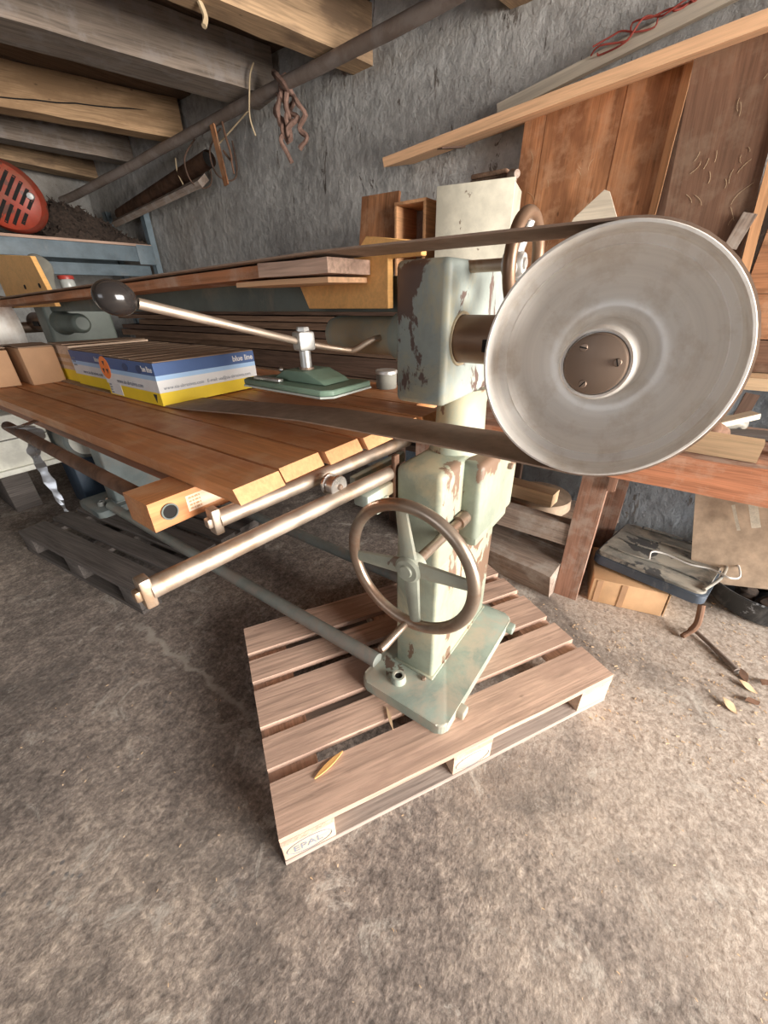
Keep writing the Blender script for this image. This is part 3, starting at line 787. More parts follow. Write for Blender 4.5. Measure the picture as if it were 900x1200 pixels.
text('print_title', 'blue line', .025, (xf, 1.072, Z0 + .107), (0, -1, 0), (-1, 0, 0), M['ink_white'], t1, align='RIGHT', bold=.0006)
text('print_address', 'www.sia-abrasives.com', .021, (xf, 1.36, Z0 + .051), (0, -1, 0), (-1, 0, 0), M['ink_grey'], t1)
bm = B(); box(bm, (xf - .0008, 1.345, Z0 + .004), (xf + .001, 1.44, Z0 + .045)); lb = obj('address_label', bm, M['ink_white'], t1)
for k in range(4): text('label_line', ('IIIII III', 'II IIII I', 'IIII II', 'III IIIII')[k], .008, (xf - .0008, 1.435, Z0 + .036 - .0095 * k), (0, -1, 0), (-1, 0, 0), M['ink_grey'], lb)
bm = B(); lathe(bm, [(.0001, .001), (.040, .001), (.040, 0), (.0001, 0)], 36, Matrix.Translation((xf - .0004, 1.43, Z0 + .098)) @ zto((-1, 0, 0))); sk = obj('round_sticker', bm, M['orange'], t1)
for a in (90, 210, 330):
    bm = B(); c = Vector((xf - .0018, 1.43 + .018 * math.cos(math.radians(a)), Z0 + .098 + .018 * math.sin(math.radians(a)))); rr = .011
    vv = [bm.verts.new(c + Vector((0, rr * math.cos(math.radians(a + 180 + q * 120)), rr * math.sin(math.radians(a + 180 + q * 120))))) for q in range(3)]
    f = bm.faces.new(vv); r = bmesh.ops.extrude_face_region(bm, geom=[f]); bmesh.ops.translate(bm, verts=[g for g in r['geom'] if isinstance(g, bmesh.types.BMVert)], vec=(.0008, 0, 0)); obj('sticker_mark', bm, M['ink_black'], sk)
bm = B(); c = Vector((xf - .0012, 1.095, Z0 + .022)); vv = [bm.verts.new(c + Vector((0, a, b))) for a, b in ((-.012, .014), (.012, .014), (0, -.014))]
f = bm.faces.new(vv); r = bmesh.ops.extrude_face_region(bm, geom=[f]); bmesh.ops.translate(bm, verts=[g for g in r['geom'] if isinstance(g, bmesh.types.BMVert)], vec=(.0008, 0, 0)); obj('corner_mark', bm, M['ink_black'], t1)
for dy in (1.16, 1.26):
    bm = B(); lathe(bm, [(.0001, .0008), (.013, .0008), (.013, 0), (.0001, 0)], 24, Matrix.Translation((xf - .0003, dy, Z0 + .112)) @ zto((-1, 0, 0)) @ Matrix.Diagonal((1, 1.6, 1, 1))); obj('print_emblem', bm, M['emblem'], t1)
t2, _ = carton((-.022, 1.475, Z0), (.33, 1.83, 0), Z0 + .138, 'middle abrasives carton, partly hidden behind the stickered one', 'printed cartons on the table', 4)
text('print_title', 'blue line', .025, (-.022, 1.50, Z0 + .107), (0, -1, 0), (-1, 0, 0), M['ink_white'], t2, align='RIGHT', bold=.0006)
text('print_address', 'www.sia-abrasives.com', .02, (-.022, 1.74, Z0 + .051), (0, -1, 0), (-1, 0, 0), M['ink_grey'], t2)
for k in range(3): text('print_line', 'IIIII II III', .010, (-.022, 1.815, Z0 + .105 - .014 * k), (0, -1, 0), (-1, 0, 0), M['ink_grey'], t2)
# third carton: only its pale striped end shows
t3 = thing('carton', (.15, 1.95, Z0), 'third abrasives carton with a pale striped side beside the brown boxes', 'box', 'printed cartons on the table')
bm = B()
P4 = [(-.012, 1.85), (.33, 1.85), (.33, 2.03), (-.012, 2.03)]
lv = [[bm.verts.new((x, y, Z0 + q)) for x, y in P4] for q in (0, .05, .066, .082, .098, .114, .150)]
for b, (a, c) in enumerate(zip(lv, lv[1:])):
    for k in range(4): bm.faces.new((a[k], a[(k + 1) % 4], c[(k + 1) % 4], c[k])).material_index = (0, 1, 2, 1, 2, 1)[b]
bm.faces.new(lv[0][::-1]); bm.faces.new(lv[-1]).material_index = 2
obj('body', bm, [M['ink_yellow'], M['pallet_edge'], M['card_light']], t3, None, 0)
plank('lid_flap', (-.03, 1.94, Z0 + .158), (.32, 1.94, Z0 + .153), .17, .003, M['card_top'], t3, bev=0)
# brown boxes
def brownbox(cx, cy, w, d, h, rz, label, flap):
    Fm = Matrix.Translation((cx, cy, TZ + .001)) @ Matrix.Rotation(math.radians(rz), 4, 'Z')
    t = thing('brown_box', (cx, cy, TZ), label, 'box', 'brown boxes on the table')
    bm = B(); box(bm, (-w / 2, -d / 2, 0), (w / 2, d / 2, h), .003)
    obj('body', wobble(bm, .004, 7), M['card'], t, Fm)
    for k, (yy, a) in enumerate(((-d / 4, .05), (d / 4, -.04))):
        obj('lid_flap', plank_bm(w * .98, d * .49, .003, 0, .002, 8), M['card_top'], t, Fm @ Matrix.Translation((0, yy, h + .006)) @ Matrix.Rotation(a * flap, 4, 'X'))
    bm = B(); box(bm, (w / 2 - .012, -d / 2 - .004, .01), (w / 2 + .001, -d / 2 - .001, h - .01)); bm.free()
    return t
brownbox(-.086, 2.12, .125, .27, .150, 0, 'brown cardboard box with a torn corner, next to the printed cartons', 1)
brownbox(-.222, 2.16, .125, .26, .146, -9, 'brown cardboard box at the left edge of the table', -1)
# small round tin near the head
t = thing('tin', (.60, .60, TZ), 'small grey round tin behind the green head', 'tin')
bm = B(); lathe(bm, [(.0001, 0), (.038, 0), (.040, .004), (.040, .052), (.038, .055), (.0001, .055)], 36, Matrix.Translation((.60, .60, TZ + .0005))); obj('body', bm, M['canvas'], t)
bm = B(); lathe(bm, [(.0001, .012), (.040, .012), (.0425, .009), (.0425, 0), (.0001, 0)], 36, Matrix.Translation((.60, .60, TZ + .056))); obj('lid', bm, M['cast'], t)
# shelf the tin stands on: two more table slats to the right
for k, (x0, x1) in enumerate(((.430, .545), (.55, .668))):
    b, F = slat_plank(x0, x1, .34, 2.40); o = obj('slat', b, M['slat'], TB, F)
F = Matrix.Translation((.50, .45, .979)); obj('cross_beam', plank_bm(.28, .09, .062, .008, .001, 8), M['slat_dark'], TB, F)

# silver tape strip on the push rod
bm = B(); rows = []
pts = smoothpts([(-.385, 1.43, 1.001), (-.36, 1.36, 1.003), (-.35, 1.30, .990), (-.385, 1.27, .955), (-.392, 1.24, .90), (-.395, 1.20, .83), (-.397, 1.165, .765)], 5)
for i, p in enumerate(pts):
    w = .026 * (1 - .80 * (i / len(pts)) ** 2) + .004 * math.sin(i * 1.7); s = Vector((.62 + .2 * math.sin(i * .6), -.75, .12)).normalized() * w
    rows.append([bm.verts.new(p - s), bm.verts.new(p + Vector((.006 * math.sin(i * 2.1), 0, 0))), bm.verts.new(p + s)])
for a, b in zip(rows, rows[1:]):
    for k in range(2): bm.faces.new((a[k], a[k + 1], b[k + 1], b[k]))
r = bmesh.ops.solidify(bm, geom=bm.faces[:], thickness=.0012)
tag(obj('silver_tape', bm, M['silver'], None, None, 20), 'crumpled strip of silver tape hanging from the brown push rod', 'tape')

# ------------------------------------------------------------------ far left: cream cabinet, drum, dark things
t = thing('cream_cabinet', (-.75, 3.5, 0), 'low cream sheet metal cabinet on dark supports at the left edge', 'cabinet')
bm = B(); box(bm, (-1.9, 3.22, .36), (.10, 3.95, .72), .012); obj('body', bm, M['cream_metal'], t)
bm = B(); box(bm, (-1.9, 3.19, .335), (.11, 3.225, .372), .006); obj('lower_lip', bm, M['cream_metal'], t)
bm = B(); box(bm, (-1.9, 3.208, .56), (.10, 3.2195, .566)); obj('seam', bm, M['canvas'], t)
for x in (-1.7, -.15):
    bm = B(); box(bm, (x - .08, 3.4, 0), (x + .08, 3.8, .358), .005); obj('support', bm, M['greywood'], t)
t = thing('drum', (.24, 3.12, .1), 'grey and cream round drum lying behind the far column', 'drum')
bm = B(); lathe(bm, [(.0001, 0), (.12, 0), (.128, .01), (.128, .05), (.122, .06), (.122, .30), (.128, .32), (.12, .34), (.0001, .34)], 36, Matrix.Translation((.24, 3.0, .50)) @ zto((0, 1, 0))); obj('body', bm, M['bluesteel'], t)
bm = B(); lathe(bm, [(.0001, 0), (.10, 0), (.10, .008), (.0001, .008)], 36, Matrix.Translation((.24, 2.991, .50)) @ zto((0, 1, 0))); obj('end_disc', bm, M['cream_metal'], t)
bm = B(); box(bm, (.12, 3.05, 0), (.36, 3.3, .385), .01); obj('stand', bm, M['darkblue'], t)

# ------------------------------------------------------------------ lumber stack behind the machine
random.seed(21)
z = .70
t = thing('lumber_rack', (1.5, 2.6, 0), 'dark wooden rack holding the old boards behind the table', 'rack')
for y in (1.0, 2.5, 4.1):
    for x in (1.26, 1.86): plank('post', (x, y, 0), (x, y, .62), .08, .08, M['oldwood2'], t, up=(1, 0, 0))
    plank('bearer', (1.2, y, .66), (1.92, y, .66), .08, .078, M['oldwood2'], t)
for y0, y1, zz in ((1.05, 2.4, .30), (2.6, 4.0, .34)): plank('back_rail', (1.86, y0, zz), (1.86, y1, zz), .06, .05, M['oldwood2'], t)
cnt = 0
words_ = ['lowest', 'second', 'third', 'fourth', 'fifth', 'sixth', 'seventh', 'eighth', 'ninth', 'tenth']
layers = []
hs = [.11, .05, .045, .12, .04, .05, .04, .045, .035, .03]
while cnt < 10:
    h = hs[cnt]
    x0 = 1.24 + random.uniform(0, .06)
    y0 = random.uniform(.84, 1.1) if cnt < 9 else .84; y1 = random.uniform(3.9, 4.35)
    o = plank('old_board', (x0 + .3, y0, z + h / 2), (x0 + .3 + random.uniform(-.02, .02), y1, z + h / 2), .58, h - .004, M['oldwood' if cnt % 3 else 'oldwood2'], bev=.004, rough=.003, seg=16)
    tag(o, '%s old board from the bottom of the dark lumber stack behind the table' % words_[cnt], 'board', 'old boards stacked behind the machine')
    z += h + .003; cnt += 1
LZ = z
# things standing on the stack
t = thing('white_cupboard', (1.5, .66, LZ), 'small cream painted box with flaking paint standing on the lumber', 'box')
Fw = Matrix.Translation((1.395, .853, LZ + .001)) @ Matrix.Rotation(math.radians(12), 4, 'Z')
o_ = B(); box(o_, (.012, -.355, 0), (.27, 0, 1.805 - LZ), .003); obj('body', o_, M['white_paint'], t, Fw)
o_ = B(); box(o_, (0, -.36, .003), (.0115, .003, 1.812 - LZ), .002); obj('door', o_, M['white_paint'], t, Fw)
t = thing('scrubbing_brush', (1.6, .62, 1.8072), 'brown bristle brush lying on the cream box', 'brush')
bm = B(); box(bm, (1.56, .60, 1.8072), (1.63, .74, 1.849), .004)
for v in bm.verts:
    if v.co.z > 1.83: v.co.y += (v.co.y - .67) * .35
obj('bristles', bm, M['bristle'], t)
bm = B(); box(bm, (1.553, .58, 1.849), (1.637, .76, 1.869), .006); obj('handle', bm, M['oldwood'], t)
bm = B(); tube(bm, [(1.52, .515, 1.833), (1.54, .545, 1.834), (1.62, .57, 1.833)], [.016, .024, .018], 14); tag(obj('round_stick', bm, M['dustwood']), 'short round piece of wood on the cream box beside the brush', 'wood')
def leanboard(name, p0, p1, w, h, m, up, lab, cat, grp=None, **k):
    return tag(plank(name, p0, p1, w, h, M[m], None, up, **k), lab, cat, grp)
leanboard('brown_board', (1.40, 1.265, LZ + .005), (1.49, 1.255, LZ + .55), .25, .018, 'panel', (-1, 0, 0), 'short red brown board standing upright left of the open drawer', 'board')
t = thing('drawer', (1.5, .95, LZ), 'open wooden drawer standing on edge beside the cream box', 'drawer')
for lo, hi in (((1.42, .93, LZ + .001), (1.62, 1.12, LZ + .016)), ((1.42, 1.105, LZ + .017), (1.62, 1.12, 1.77)), ((1.42, .93, LZ + .017), (1.62, .945, 1.77)), ((1.42, .93, 1.771), (1.62, 1.12, 1.785))):
    bm = B(); box(bm, lo, hi, .001); obj('side', bm, M['panel_edge'], t)
bm = B(); box(bm, (1.621, .93, LZ + .001), (1.632, 1.12, 1.785), .001); obj('bottom', bm, M['panel_dark'], t)

# ------------------------------------------------------------------ wall boards on the right
# ledge
t = thing('wall_ledge', (1.8, -.4, 0), 'pale plank ledge along the wall under the leaning panels', 'ledge')
plank('plank', (1.83, .55, .985), (1.83, -2.2, .985), .22, .05, M['offcut'], t)
for y in (.4, -.9, -2.0):
    plank('bracket', (1.83, y, .80), (1.83, y, .9595), .05, .04, M['oldwood2'], t, up=(1, 0, 0))
    plank('foot', (1.83, y, 0), (1.83, y, .80), .06, .05, M['oldwood2'], t, up=(1, 0, 0))
# leaning panel of three boards
t = thing('leaning_panel', (1.78, .3, 1.01), 'red brown plank panel leaning on the wall behind the pulley', 'panel')
for y0, y1, k in ((.62, .515, 0), (.514, .18, 1), (.179, -.02, 2)):
    plank('board', (1.745, (y0 + y1) / 2 - .0, 1.014), (1.86, (y0 + y1) / 2 + .01, 2.125 + (.04 if k == 2 else .012 * k)), abs(y1 - y0), .022, M['panel'], t, up=(-1, 0, .1), bev=.002, seg=20)
plank('edge_batten', (1.742, -.037, 1.014), (1.857, -.02, 2.165), .03, .026, M['panel_edge'], t, up=(-1, 0, .1), rough=.003, seg=20)
# dark panel further right
t = thing('leaning_panel', (1.72, -.25, 1.01), 'large dark brown panel with a pale edge, rightmost of the leaning panels', 'panel')
plank('board', (1.685, -.285, 1.014), (1.80, -.19, 2.16), .30, .022, M['panel_dark'], t, up=(-1, 0, .1), seg=20)
plank('edge_batten', (1.668, -.455, 1.014), (1.785, -.365, 2.16), .035, .03, M['panel_edge'], t, up=(-1, 0, .1), rough=.003, seg=20)
bm = plank_bm(.12, .05, .004, 0, .004, 8); tag(obj('paint_scrap', bm, M['dustwood'], t, Matrix.Translation((1.708, -.365, 1.56)) @ frame((-.1, .25, -1), (-1, 0, .1))), 'pale torn patch')
leanboard('back_board', (1.90, -.01, 1.014), (1.915, .02, 2.10), .17, .02, 'panel_dark', (-1, 0, .02), 'narrow dark board seen in the gap between the two leaning panels', 'board')
for k, (z0, z1, y0) in enumerate(((1.014, 1.15, -.49), (1.153, 1.335, -.47), (1.338, 1.56, -.46), (1.563, 1.75, -.46))):
    zc = (z0 + z1) / 2
    leanboard('wall_board', (1.90, y0, zc), (1.90, -1.5, zc), z1 - z0, .03, ('panel_dark', 'panel', 'panel', 'panel')[k], (-1, 0, 0), ('lowest dark', 'second orange brown', 'third orange brown', 'topmost orange brown')[k] + ' horizontal board right of the dark panel', 'board', 'horizontal boards against the wall', rough=.003)
bm = B(); prism(bm, [(.075, -.14), (.11, .035), (.045, .155), (.02, .165), (-.09, .07), (-.10, .045), (-.085, -.14)], -.006, .006, .001, 1)
tag(obj('white_scrap', bm, M['whitewood'], None, Matrix.Translation((1.7258, .20, 1.60)) @ Matrix(((0, 0, -1, 0), (-1, 0, 0, 0), (0, 1, 0, 0), (0, 0, 0, 1))) @ Matrix.Rotation(-.105, 4, 'X')), 'white broken scrap of board leaning in front of the red brown panel', 'board')
# high plank, batten, red string
leanboard('long_plank', (1.775, 1.33, 2.046), (1.775, -.85, 2.228), .33, .042, 'pink_plank', (-.22, 0, .975), 'long pinkish plank lying along the wall above the leaning panels', 'plank', bev=.003, seg=30)
leanboard('pale_batten', (1.905, .80, 2.185), (1.905, -.9, 2.47), .05, .03, 'whitewood', (-1, 0, 0), 'long whitish batten on the wall above the pinkish plank', 'batten', seg=20)
t = thing('plank_bracket', (1.85, .3, 1.9), 'dark wall brackets carrying the pinkish plank', 'bracket')
for y in (1.0, -.75):
    plank('arm', (1.66, y, 2.005 + (1.33 - y) * .083), (1.930, y, 2.062 + (1.33 - y) * .083), .03, .02, M['oldwood2'], t)
bm = B()
for s in range(3):
    pts = [(1.88 + random.uniform(-.03, .0), .36 - .05 * i + random.uniform(-.03, .03), 2.275 + .012 * i + random.uniform(-.025, .03)) for i in range(9)]
    tube(bm, smoothpts(pts, 4), .0035, 6)
tag(obj('red_string', bm, M['redstring']), 'tangled red string caught on the whitish batten', 'string')
random.seed(12); bm = B()
for k in range(60):
    if k < 40: y = random.uniform(.02, .58); z_ = random.uniform(1.5, 2.08); x0 = 1.745 + .1055 * (z_ - 1.014) - .0135
    else: y = random.uniform(-.36, -.14); z_ = random.uniform(1.5, 2.1); x0 = 1.685 + .1004 * (z_ - 1.014) - .0135
    a = random.uniform(.6, 2.5); L = random.uniform(.008, .028) * (2 if k % 9 == 0 else 1); c = random.uniform(-.4, .4)
    pts = [(x0 + .1 * math.sin(a) * s * L, y + L * s * math.cos(a) + c * L * s * s, z_ + L * s * math.sin(a)) for s in (-1, -.5, 0, .5, 1)]
    tube(bm, pts, .0006, 5)
tag(obj('dust_fibre', bm, M['straw']), 'pale cobweb fibres and shavings stuck to the leaning panels', 'fibres', None, 'stuff')
# ------------------------------------------------------------------ workbench
t = thing('workbench', (1.35, -.3, 0), 'red brown workbench with dusty legs behind the pulley', 'workbench')
def leg(x, y): 
    o = plank('leg', (x, y, 0), (x, y, .79), .105, .075, M['bench_leg'], t, up=(-1, 0, 0), rough=.002); return o
leg(1.12, -.150); leg(1.12, .70); leg(1.12, -2.0); leg(1.62, -2.0); leg(1.62, .70)
plank('leg', (1.60, -.20, 0), (1.60, -.20, .79), .12, .08, M['bench_leg'], t, up=(-1, 0, 0))
plank('apron', (1.07, .76, .748), (1.07, -2.1, .748), .125, .03, M['bench_red'], t, up=(-1, 0, 0), rough=.003, seg=30)
for k, x in enumerate((1.15, 1.30, 1.45, 1.60)): plank('top_board', (x, .78, .80), (x, -2.1, .80), .146, .022, M['bench_leg'], t, rough=.002, seg=20)
plank('stretcher', (1.12, .66, .36), (1.12, -.095, .345), .115, .06, M['dustwood'], t, up=(-1, 0, 0), rough=.004, seg=16)
plank('stretcher', (1.12, -.205, .345), (1.12, -1.95, .345), .115, .06, M['dustwood'], t, up=(-1, 0, 0), rough=.004, seg=16) if False else None
plank('shelf_board', (1.36, .64, .30), (1.36, -.1, .30), .40, .025, M['dustwood'], t)
plank('leg_block', (1.075, -.218, .62), (1.075, -.218, .70), .03, .03, M['bench_leg'], t, up=(-1, 0, 0))
# things on the bench shelf / under it
leanboard('timber_offcut', (1.30, .62, .445), (1.24, .02, .445), .09, .07, 'offcut', (0, 0, 1), 'squared timber offcut on the workbench shelf beside the column', 'wood', bev=.012)
bm = B(); lathe(bm, [(.0001, 0), (.155, 0), (.17, .02), (.165, .075), (.0001, .085)], 40, Matrix.Translation((1.37, .13, .314))); tag(obj('round_block', wobble(bm, .004), M['chipboard']), 'round grey wooden disc on the workbench shelf', 'wood')
leanboard('small_block', (1.28, .44, .346), (1.28, .22, .346), .08, .064, 'dustwood', (0, 0, 1), 'dusty block under the squared timber offcut', 'wood')
leanboard('orange_block', (1.12, .36, .52), (1.12, .36, .64), .12, .03, 'bench_red', (-1, 0, 0), 'orange brown board piece standing just right of the column', 'wood')
leanboard('dusty_beam', (1.22, .62, .095), (1.105, -.10, .095), .20, .18, 'dustwood', (-.3, 0, 1), 'thick dusty beam lying on the floor under the workbench', 'beam', bev=.015, rough=.008, seg=20)
bm = plank_bm(.42, .09, .03, .004, .004); tag(obj('wood_scrap', bm, M['oldwood2'], None, Matrix.Translation((1.52, .55, .02)) @ Matrix.Rotation(1.3, 4, 'Z')), 'dark scrap of wood on the floor behind the dusty beam', 'wood')
# on the bench top
BT = .8115
leanboard('pale_offcut', (1.22, .02, BT + .037), (1.16, -.63, BT + .037), .07, .07, 'offcut', (0, 0, 1), 'pale planed offcut lying on the front of the workbench', 'wood', bev=.008)
leanboard('yellow_batten', (1.30, -.36, BT + .016), (1.50, -.62, BT + .09), .05, .022, 'whitewood', (0, 0, 1), 'pale yellow batten sticking up behind the planed offcut', 'wood')
leanboard('thin_board', (1.45, -.35, BT + .012), (1.52, -.95, BT + .016), .09, .02, 'greywood', (0, 0, 1), 'grey thin slat on the workbench near the wall', 'wood')
leanboard('brown_stick', (1.27, -.72, BT + .018), (1.24, -1.4, BT + .02), .06, .035, 'oldwood', (0, 0, 1), 'brown stick at the right edge of the workbench', 'wood')
leanboard('upright_scrap', (1.60, -.58, BT + .002), (1.62, -.60, BT + .15), .05, .015, 'oldwood2', (-1, 0, 0), 'small dark upright scrap against the blue grey wall', 'wood')
for k, (x, y, r, mm, lab) in enumerate(((1.55, -.52, .5, 'case', 'grey green crumpled rag heap on the workbench'), (1.38, -.48, 1.2, 'panel_dark', 'brown crumpled scrap behind the pale offcut'))):
    bm = B(); bmesh.ops.create_icosphere(bm, subdivisions=4, radius=1, matrix=Matrix.Translation((x, y, BT + .03)) @ Matrix.Rotation(r, 4, 'Z') @ Matrix.Diagonal((.08, .09, .035, 1)))
    wobble(bm, .03, 14)
    for v in bm.verts: v.co.z = max(v.co.z, BT + .002)
    tag(obj('crumpled_rag', bm, M[mm]), lab, 'rag')

# ------------------------------------------------------------------ floor things on the right
# cardboard box lying under the case
t = thing('cardboard_box', (1.27, -.37, 0), 'worn orange brown cardboard box under the dusty grey case', 'box')
Fb = Matrix.Translation((1.30, -.372, 0)) @ Matrix.Rotation(math.radians(12.0), 4, 'Z')
bm = B(); box(bm, (-.15, -.155, .002), (.15, .155, .138), .004); wobble(bm, .004, 8)
obj('body', bm, M['card_light'], t, Fb)
obj('flap', plank_bm(.14, .13, .004, 0, .002, 6), M['offcut'], t, Fb @ Matrix.Translation((-.08, -.163, .068)) @ Matrix.Rotation(PI / 2, 4, 'X'))
obj('flap', plank_bm(.13, .12, .004, 0, .002, 6), M['card_light'], t, Fb @ Matrix.Translation((.075, -.163, .065)) @ Matrix.Rotation(PI / 2, 4, 'X'))
bm = B(); box(bm, (-.1525, -.15, .08), (-.1505, -.05, .125)); bm.free()
for yy in (.125, .02): 
    bm = B(); box(bm, (-.1545, yy - .012, .004), (-.1525, yy + .012, .134)); obj('tape_strip', bm, M['card'], t, Fb)
# dusty grey case, tilted, resting on the box and the tub
t = thing('dusty_case', (1.42, -.49, .142), 'flat dusty grey case with blue black rim lying on the cardboard box', 'case')
Fc = Matrix.Translation((1.41, -.487, .150)) @ Matrix.Rotation(math.radians(-12), 4, 'Z') @ Matrix.Rotation(math.radians(1.0), 4, 'Y')
bm = B(); prism(bm, rrect(-.225, -.235, .225, .235, .035), .0, .045, .008, 2); obj('tray', bm, M['case_blue'], t, Fc)
bm = B(); prism(bm, rrect(-.215, -.225, .215, .225, .03), .0455, .058, .005, 2)
bmesh.ops.subdivide_edges(bm, edges=bm.edges[:], cuts=3); wobble(bm, .006, 9)
for v in bm.verts: v.co.z = max(v.co.z, .0458)
obj('cover', bm, M['case'], t, Fc)
for x in (-.12, .0, .1):
    bm = B(); tube(bm, smoothpts([(x, -.2, .060), (x + .01, -.05, .066), (x - .01, .1, .064), (x, .2, .060)], 5), .004, 8); obj('rib', bm, M['case'], t, Fc)
bm = B(); tube(bm, smoothpts([(-.19, -.215, .066), (-.05, -.245, .072), (.1, -.24, .07), (.2, -.20, .066), (.215, -.05, .068), (.2, .15, .066)], 6), .007, 10); obj('rim_bar', bm, M['case'], t, Fc)
bm = B(); box(bm, (-.14, -.16, .061), (-.04, .02, .068), .002); obj('worn_recess', bm, M['hole'], t, Fc) if False else bm.free()
bm = B(); tube(bm, smoothpts([(-.12, .02, .071), (-.06, .03, .082), (-.03, -.02, .08), (-.04, -.12, .078), (-.02, -.2, .082), (-.05, -.27, .088), (.03, -.30, .07), (.10, -.27, .095), (.15, -.22, .078)], 6), .0042, 8)
bm.transform(Fc); tag(obj('white_string', bm, M['white_wire'], None, None), 'thin white string looped over the dusty grey case', 'string')
o = bpy.data.objects[-1] if False else None
t = thing('black_tub', (1.57, -.92, 0), 'round scuffed black rubber tub behind the dusty case', 'tub')
bm = B(); lathe(bm, [(.0001, .002), (.17, .002), (.195, .012), (.235, .125), (.245, .132), (.243, .138), (.232, .134), (.19, .022), (.0001, .014)], 56, Matrix.Translation((1.565, -.935, 0))); obj('body', bm, M['black_tub'], t)
for k in range(6):
    a = k * 1.1; x = 1.55 + .09 * math.cos(a); y = -.935 + .09 * math.sin(a)
    bm = B(); bmesh.ops.create_icosphere(bm, subdivisions=3, radius=.045, matrix=Matrix.Translation((x, y, .072)) @ Matrix.Diagonal((1, 1, .9, 1))); wobble(bm, .02, 25)
    tag(obj('dark_lump', bm, M['heap']), 'dark dry lump lying in the black tub', 'lump', 'lumps in the black tub')
leanboard('chipboard_panel', (1.43, -.815, .145), (1.53, -.66, .77), .37, .016, 'chipboard', (-1, 0, .15), 'grey brown chipboard panel leaning under the red bench apron', 'board', bev=.001)
bm = B()
for p in (((1.408, -.69, .70), (1.39, -.71, .58), .045), ((1.395, -.71, .585), (1.37, -.77, .45), .03), ((1.40, -.67, .52), (1.37, -.72, .42), .012)):
    d = Vector(p[1]) - Vector(p[0]); b2 = plank_bm(d.length, p[2], .003, 0, .002, 6)
    b2.transform(Matrix.Translation((Vector(p[0]) + Vector(p[1])) / 2 + Vector((.048, 0, 0))) @ frame(d, (-1, 0, .15)))
    me_ = bpy.data.meshes.new('tmp'); b2.to_mesh(me_); b2.free(); bm.from_mesh(me_); bpy.data.meshes.remove(me_)
tag(obj('peeled_strip', bm, M['whitewood'], bpy.data.objects['chipboard_panel']), 'peeled pale strip')
t = thing('forked_tool', (1.1, -.72, 0), 'rusty forked rod lying on the floor in front of the black tub', 'tool')
bm = B(); tube(bm, smoothpts([(1.172, -.672, .1475), (1.14, -.68, .07), (1.115, -.665, .03), (1.085, -.640, .009)], 5), [.014] * 10 + [.011] * 5 + [.004], 10); obj('claw', bm, M['rust'], t)
bm = B(); tube(bm, [(1.150, -.685, .02), (1.10, -.74, .013), (.995, -.828, .011)], [.009, .0095, .012], 12); obj('rod', bm, M['grey_pipe'], t)
bm = B(); tube(bm, smoothpts([(1.62, -.255, .21), (1.64, -.245, .30), (1.70, -.235, .36)], 4), .012, 10); 
tag(obj('curved_handle', bm, M['dustwood']), 'curved grey handle rising behind the dusty case', 'handle')
# crumbs of wood on the floor, nobody could count them
random.seed(3); bm = B()
for k in range(1500):
    u = random.random()
    x = random.uniform(.45, 1.7); y = random.uniform(-1.6, .2) if u < .8 else random.uniform(-1.2, 1.3)
    if u >= .8: x = random.uniform(-.8, .9)
    if (T_ := (Vector((x, y, 0)) - Vector((-.477, .188, 0)))) is not None:
        c_, s_ = math.cos(-PA), math.sin(-PA); px, py = T_.x * c_ - T_.y * s_, T_.x * s_ + T_.y * c_
        if -.02 < px < 1.22 and -.02 < py < .82: continue
    if .98 < x < 1.7 and (-.75 < y < -.1 or y > -.1): continue
    s = random.uniform(.002, .007) * (1.0 if u < .8 else .6); a = random.uniform(0, 6.3)
    m4 = Matrix.Translation((x, y, .0028)) @ Matrix.Rotation(a, 4, 'Z') @ Matrix.Rotation(random.uniform(-.25, .25), 4, 'X')
    vs_ = [bm.verts.new(m4 @ Vector(p)) for p in ((-s, -s * .25, 0), (s, -s * .3, 0), (s * .8, s * .3, 0), (-s * .9, s * .2, .0006))]
    top = [bm.verts.new(v.co + Vector((0, 0, .0014))) for v in vs_]
    bm.faces.new(vs_[::-1]); bm.faces.new(top)
    for j in range(4): bm.faces.new((vs_[j], vs_[(j + 1) % 4], top[(j + 1) % 4], top[j]))
tag(obj('wood_crumbs', bm, M['offcut'], None, None, 0), 'scattered wood chips and crumbs on the floor', 'wood chips', None, 'stuff')
for k, (x, y, a) in enumerate(((.985, -.85, .3), (.93, -.86, 1.2), (.86, -.87, 2.2), (.79, -.80, .8), (.99, -.915, 2.7))):
    b = plank_bm(.062, .032, .002, 0, .004, 8)
    for v in b.verts: v.co.y *= max(.05, 1 - (abs(v.co.x) / .031) ** 1.6); v.co.z += .006 * math.sin(v.co.x * 60) + 2.5 * v.co.y ** 2
    tag(obj('dry_leaf', b, M['offcut' if k % 2 else 'rust'], None, Matrix.Translation((x, y, .010)) @ Matrix.Rotation(a, 4, 'Z')), 'dry leaf on the floor near the right edge', 'leaf', 'dry leaves by the right edge')
splinter((-.07, .115), (-.02, .175), .010, M['offcut'], 'splinter', 'loose pale splinter lying on the front board of the pallet')
splinter((-.32, .215), (-.215, .20), .016, M['ply'], 'splinter', 'bright split in the pallet board near its stamped corner')

